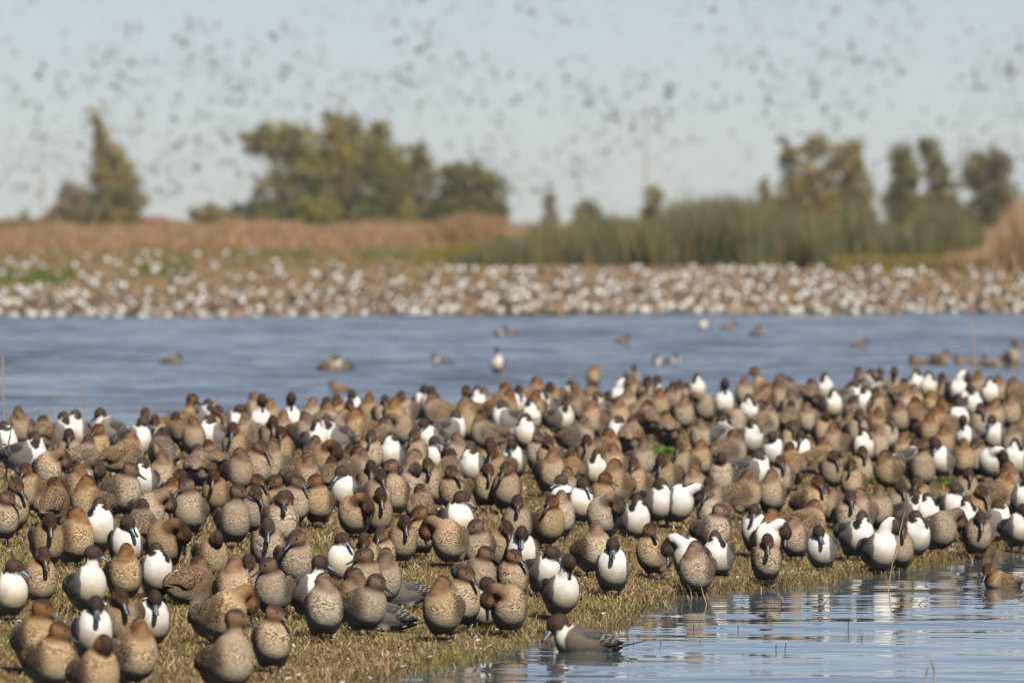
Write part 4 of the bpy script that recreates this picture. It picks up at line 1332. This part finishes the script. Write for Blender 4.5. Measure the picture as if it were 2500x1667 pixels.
# ---------------------------------------------------------------- trees
M_LEAF = attr_mat('tree_foliage', 0.75, 0.2, 2.0, 0.25)
M_BARK = stem_mat('tree_bark', lin(78, 64, 50), lin(104, 88, 70))
OLIVE = [lin(138, 124, 46), lin(116, 110, 40), lin(152, 130, 58), lin(90, 92, 36), lin(136, 112, 60)]
def tree(name, label, x, top, base_y, lobes, Y, n=2600, cols=OLIVE, leaf=0.42, group='trees beyond the far shore'):
    """lobes: crown lumps in photo pixels (x, y, rx, ry); the tree stands at distance Y"""
    s = Y / F_PX
    X0 = (x - 1250) * s; Z0 = float(far_h(X0, Y)) - 0.1
    root = bpy.data.objects.new(name, None); COL.objects.link(root); root.location = (X0, Y, Z0)
    L = [((lx - 1250) * s - X0, CAM_H - (ly - HOR) * s - Z0, rx * 1.36 * s, ry * 1.16 * s) for lx, ly, rx, ry in lobes]
    wide = max(q[0] + q[2] for q in L) - min(q[0] - q[2] for q in L); mid = 0.5 * (max(q[0] + q[2] for q in L) + min(q[0] - q[2] for q in L))
    low = min(q[1] for q in L); L.append((mid, max(0.5, low * 0.55), wide * 0.44, max(0.7, low * 0.6)))       # skirt of foliage to the ground
    tot = sum(a[2] * a[3] for a in L); Vs, Qs, Cs, n0 = [], [], [], 0
    trunk = [tube([(0, 0, -0.2), (0.05, 0.03, 0.25 * L[0][1]), (L[0][0] * 0.5, 0, 0.6 * max(q[1] for q in L)), (L[0][0], 0, L[0][1])], [0.20, 0.17, 0.12, 0.04], 8)]
    for cx, cz, rx, rz in L:
        m = max(150, int(4.2 * n * rx * rz / tot))
        dep = min(rx, 1.8) * 1.05
        # clumps inside the lobe, leaves round each clump
        kc = max(14, m // 40)
        c = rng.normal(0, 1, (kc, 3)); c /= np.linalg.norm(c, axis=1)[:, None]; c *= rng.random((kc, 1)) ** 0.33 * 0.9
        c = c * np.array([rx, dep, rz]) + np.array([cx, 0, cz])
        cr = rng.uniform(0.16, 0.34, kc) * min(rx, rz) + 0.1
        ci = rng.integers(0, kc, m)
        P = c[ci] + rng.normal(0, 0.55, (m, 3)) * cr[ci][:, None]
        P[:, 2] = np.maximum(P[:, 2], 0.15)
        d = rng.normal(0, 1, (m, 3)); d /= np.linalg.norm(d, axis=1)[:, None]
        u = np.cross(d, rng.normal(0, 1, (m, 3))); u /= np.linalg.norm(u, axis=1)[:, None]
        sz = leaf * rng.uniform(0.45, 1.0, (m, 1)) * 0.5
        Vs.append(np.stack([P - d * sz, P + u * sz * 0.5, P + d * sz, P - u * sz * 0.5], 1).reshape(-1, 3))
        Qs.append(np.arange(m)[:, None] * 4 + np.arange(4)[None] + n0); n0 += 4 * m
        cc = np.array(cols)[rng.integers(0, len(cols), kc)] * rng.uniform(0.75, 1.5, (kc, 1))
        Cs.append(np.repeat(cc[ci] * rng.uniform(0.8, 1.15, (m, 1)), 4, 0))
        trunk.append(tube([(0, 0, 0.25 * cz), (cx * 0.5, rng.normal(0, 0.2), 0.6 * cz), (cx, rng.normal(0, 0.3), cz + 0.4 * rz)], [0.11, 0.08, 0.02], 6))
    obj('crown', mesh_np('crown', np.concatenate(Vs), np.concatenate(Qs), None, dict(col=np.concatenate(Cs)), False), root, M_LEAF)
    TV, TQ = join_parts(trunk)
    obj('trunk', mesh_np('trunk', TV, TQ), root, M_BARK)
    return tag(root, label, 'tree', group)
T6 = 600
tree('conical_tree', 'narrow pointed olive tree at left, its tip bent to the left', 272, 270, 565, [(236, 295, 12, 26), (250, 340, 16, 30), (266, 385, 32, 36), (280, 435, 46, 42), (286, 490, 58, 48), (276, 540, 62, 34)], T6, 2600)
tree('scrub_tree', 'grey-brown scrub tree left of the pointed tree', 175, 440, 565, [(180, 478, 30, 34), (160, 520, 42, 34), (205, 530, 36, 34)], T6 + 12, 1100, [lin(128, 112, 78), lin(116, 104, 72), lin(140, 120, 92)])
tree('broad_tree', 'leftmost crown of the big tree group, overhanging to left', 720, 300, 565, [(640, 340, 46, 36), (700, 350, 52, 44), (735, 420, 64, 54), (690, 480, 70, 50), (720, 530, 90, 44)], T6, 3200, [lin(138, 124, 50), lin(114, 110, 44), lin(150, 130, 60), lin(94, 96, 42)])
tree('broad_tree', 'tallest olive crown in the middle of the big tree group', 840, 270, 565, [(836, 305, 42, 36), (800, 360, 62, 46), (860, 390, 66, 60), (810, 450, 80, 60), (850, 520, 95, 52)], T6 + 10, 3600)
tree('broad_tree', 'narrow crown right of the tallest in the big tree group', 930, 300, 565, [(922, 330, 24, 34), (932, 385, 36, 46), (945, 450, 50, 56), (940, 525, 70, 46)], T6 + 4, 2200, [lin(122, 116, 50), lin(104, 104, 42), lin(122, 106, 58)])
tree('broad_tree', 'brownish sloping crown in right part of the tree group', 1015, 350, 565, [(1005, 385, 40, 34), (1020, 435, 46, 48), (1000, 500, 66, 50), (1030, 535, 60, 36)], T6 + 14, 2300, [lin(118, 108, 58), lin(98, 96, 46), lin(130, 114, 68)])
tree('round_tree', 'dense rounded dark olive tree at right end of the tree group', 1145, 390, 565, [(1130, 430, 58, 38), (1165, 470, 68, 50), (1120, 500, 64, 46), (1190, 520, 52, 36), (1130, 540, 70, 30)], T6 - 10, 3200, [lin(104, 100, 48), lin(92, 90, 44), lin(116, 104, 58)])
tree('low_bush', 'low bush left of the big tree group', 520, 500, 560, [(515, 522, 44, 24), (560, 535, 30, 18)], T6, 600, [lin(132, 114, 66), lin(118, 110, 58)])
tree('dark_bush', 'dark bush tucked at the left foot of the tree group', 610, 490, 560, [(612, 520, 36, 28), (645, 530, 30, 28)], T6 + 20, 700, [lin(74, 78, 52), lin(88, 86, 52)])
tree('shrubby_tree', 'left tree of the right group with two-pronged crown', 1955, 335, 560, [(1930, 375, 20, 34), (1990, 370, 24, 38), (1960, 440, 54, 44), (1980, 490, 70, 40)], T6, 1900, [lin(130, 112, 54), lin(112, 104, 46), lin(138, 112, 62)])
tree('shrubby_tree', 'rounded ochre-green tree right of the two-pronged one', 2065, 340, 560, [(2066, 378, 38, 36), (2060, 430, 52, 40), (2090, 470, 36, 36), (2060, 500, 70, 36)], T6 + 6, 2000, [lin(136, 114, 54), lin(114, 104, 46)])
tree('thin_sapling', 'thin low sapling left of the right tree group', 1866, 435, 560, [(1866, 462, 12, 28), (1868, 505, 18, 26)], T6, 300)
tree('slim_tree', 'slim dark tree, first of two narrow ones at right', 2205, 355, 560, [(2200, 385, 26, 30), (2212, 430, 30, 40), (2205, 485, 36, 40)], T6, 1300, [lin(112, 102, 52), lin(96, 92, 48)])
tree('slim_tree', 'slim leaning tree, second of two narrow ones at right', 2285, 330, 560, [(2264, 362, 24, 28), (2284, 405, 24, 34), (2300, 450, 32, 36), (2290, 500, 40, 36)], T6 + 5, 1300, [lin(124, 108, 54), lin(106, 100, 48)])
tree('dense_tree', 'dense dark tree near the right border', 2415, 362, 560, [(2425, 395, 44, 32), (2400, 430, 52, 42), (2430, 470, 48, 40), (2400, 510, 60, 34), (2470, 520, 40, 28)], T6, 2400, [lin(108, 98, 52), lin(90, 86, 46), lin(120, 104, 60)])
tree('thin_sapling', 'small pale sapling above the left end of the reeds', 1342, 472, 560, [(1342, 495, 14, 24), (1344, 530, 18, 22)], T6, 220, [lin(140, 124, 100)])
tree('low_bush', 'low pointed bush above the reeds, left of the pole', 1432, 495, 560, [(1432, 520, 26, 24)], T6, 400, [lin(112, 110, 70)])
tree('thin_sapling', 'small green sapling at the foot of the tall pole', 1592, 452, 560, [(1592, 478, 16, 28), (1590, 515, 22, 26)], T6, 400, [lin(120, 112, 66)])
tree('low_bush', 'low scrub on the horizon at the left border', 60, 530, 560, [(30, 548, 60, 12), (110, 545, 50, 14)], T6 + 30, 500, [lin(140, 118, 70), lin(124, 112, 62)])

# ---------------------------------------------------------------- poles and roof beyond the trees
M_POLE = stem_mat('weathered_pole', lin(150, 138, 126), lin(170, 158, 144))
def pole(x, top, Y, label, arm=False, r=0.12):
    s = Y / F_PX; X = (x - 1250) * s; z0 = float(far_h(X, Y)) - 0.2; z1 = CAM_H - (top - HOR) * s
    root = bpy.data.objects.new('utility_pole', None); COL.objects.link(root); root.location = (X, Y, z0)
    V, Q = tube([(0, 0, 0), (0, 0, (z1 - z0) / 2), (0, 0, z1 - z0)], [r * 1.2, r, r * 0.8], 8); obj('post', mesh_np('post', V, Q), root, M_POLE)
    if arm:
        V, Q = tube([(-1.1, -0.2, z1 - z0 - 0.5), (0, -0.2, z1 - z0 - 0.48), (1.1, -0.2, z1 - z0 - 0.5)], [0.07] * 3, 6); obj('crossarm', mesh_np('crossarm', V, Q), root, M_POLE)
        for k in (-0.95, -0.4, 0.4, 0.95):
            V, Q = tube([(k, -0.2, z1 - z0 - 0.44), (k, -0.2, z1 - z0 - 0.3)], [0.05, 0.03], 6); obj('insulator', mesh_np('insulator', V, Q), root, M_POLE)
    tag(root, label, 'pole', 'utility poles beyond the shore')
pole(105, 340, 900, 'faint pole with crossarm in the sky at far left', True)
pole(1577, 262, 820, 'tall pale pole above the reeds right of centre', False, 0.15)
pole(1203, 345, 1100, 'faint distant pole right of the rounded tree', True, 0.10)
pole(1660, 430, 1100, 'short faint pole right of the tall pale pole', False, 0.10)
def house():
    Y = 640; s = Y / F_PX; X = (376 - 1250) * s; z0 = float(far_h(X, Y))
    root = bpy.data.objects.new('farm_shed', None); COL.objects.link(root); root.location = (X, Y, z0)
    zt = CAM_H - (528 - HOR) * s - z0
    w, d, e = 1.1, 2.2, zt - 0.42
    V = [(-w, -d, 0), (w, -d, 0), (w, d, 0), (-w, d, 0), (-w, -d, e), (w, -d, e), (w, d, e), (-w, d, e)]
    M_W = stem_mat('shed_wall', lin(150, 130, 110), lin(168, 146, 124)); M_R = stem_mat('red_roof', lin(112, 58, 50), lin(128, 72, 60))
    obj('wall', mesh_np('wall', V, [(0, 1, 5, 4), (1, 2, 6, 5), (2, 3, 7, 6), (3, 0, 4, 7)], None, None, False), root, M_W)
    R = [(-w - .15, -d - .15, e - .02), (w + .15, -d - .15, e - .02), (w * 0.8, 0, zt), (-w * 0.8, 0, zt), (w + .15, d + .15, e - .02), (-w - .15, d + .15, e - .02)]
    obj('roof', mesh_np('roof', R, [(0, 1, 2, 3), (2, 4, 5, 3)], [(1, 4, 2), (0, 3, 5)], None, False), root, M_R)
    V = [(-0.3, -d - 0.01, 0), (0.3, -d - 0.01, 0), (0.3, -d - 0.01, e * .8), (-0.3, -d - 0.01, e * .8), (-0.3, -d + .05, 0), (0.3, -d + .05, 0), (0.3, -d + .05, e * .8), (-0.3, -d + .05, e * .8)]
    obj('door', mesh_np('door', V, [(0, 1, 2, 3), (1, 5, 6, 2), (4, 0, 3, 7), (3, 2, 6, 7)], None, None, False), root, M_R)
    tag(root, 'low red-roofed shed on the horizon between trees at left', 'shed')
house()

# ---------------------------------------------------------------- birds in the air
def flying_mesh(flap, sweep):
    body = tube([(0, -0.30, 0.0), (0, -0.25, 0.0), (0, -0.16, 0.0), (0, -0.04, -0.01), (0, 0.1, -0.005), (0, 0.22, 0.01), (0, 0.32, 0.015)], [0.012, 0.03, 0.026, 0.07, 0.072, 0.03, 0.004], 8)
    parts = [body]
    for sd in (-1, 1):
        st = [(0.04, -0.09, 0.10, 0.0), (0.18, -0.10 + sweep * 0.03, 0.075, 0.16 * flap), (0.32, -0.05 + sweep * 0.08, 0.05, 0.26 * flap), (0.45, 0.03 + sweep * 0.14, 0.012, 0.30 * flap)]
        V, Q = [], []
        for x, y, c, z in st:
            V += [(sd * x, y, z + 0.008), (sd * x, y + c * 1.6, z), (sd * x, y, z - 0.006)]
        for i in range(3):
            a = i * 3
            Q += [(a, a + 3, a + 4, a + 1), (a + 1, a + 4, a + 5, a + 2), (a + 2, a + 5, a + 3, a)]
        parts.append((np.array(V), np.array(Q)))
    return join_parts(parts)
M_FLY = stem_mat('flying_duck_plumage', lin(104, 98, 94), lin(128, 122, 116))
FLY = []
for fl, sw in [(1.0, 0.2), (0.35, 0.0), (-0.7, 0.4), (1.5, 0.6)]:
    V, Q = flying_mesh(fl, sw); me = mesh_np('flying_duck', V, Q); me.materials.append(M_FLY); FLY.append((V, Q, me))
fl_pts = []
rr = np.random.default_rng(77)
while len(fl_pts) < 3000:
    x, y = rr.uniform(-40, 2540), (rr.uniform(-20, 515) if rr.random() < 0.6 else rr.uniform(120, 500))
    if rr.random() > 2.2 * vnoise(np.array([x]), np.array([y]), 120, 71)[0] - 0.35: continue
    Y = 430 + 1150 * rr.random() ** 0.8
    fl_pts.append((Y, x, y))
fl_pts.sort(); rV, rQ, n0 = [], [], 0
for i, (Y, x, y) in enumerate(fl_pts):
    V, Q, me = FLY[rr.integers(0, 4)]
    X, Z = (x - 1250) * Y / F_PX, CAM_H - (y - HOR) * Y / F_PX
    Z = max(Z, 4.0)
    rot = Matrix.Rotation(rr.uniform(0, 6.28), 3, 'Z') @ Matrix.Rotation(rr.uniform(-0.3, 0.3), 3, 'X') @ Matrix.Rotation(rr.uniform(-0.7, 0.7), 3, 'Y')
    if i < 300:
        o = obj('flying_duck', me); o.location = (X, Y, Z); o.rotation_euler = rot.to_euler()
        col_ = SIDES[int(np.clip(x // 250, 0, 9))].replace('below', 'over'); row_ = 'topmost' if y < 90 else 'upper' if y < 180 else 'middle' if y < 280 else 'lower' if y < 400 else 'lowest'
        tag(o, 'dark speck of flying duck in %s sky %s' % (row_, col_), 'duck', 'ducks flying in %s sky %s' % (row_, col_))
    else:
        rV.append(V @ np.array(rot).T + np.array([X, Y, Z])); rQ.append(Q + n0); n0 += len(V)
tag(obj('distant_flying_flock', mesh_np('distant_flying_flock', np.concatenate(rV), np.concatenate(rQ)), mat=M_FLY), 'faint far specks of the flying flock filling the sky', 'ducks', kind='stuff')
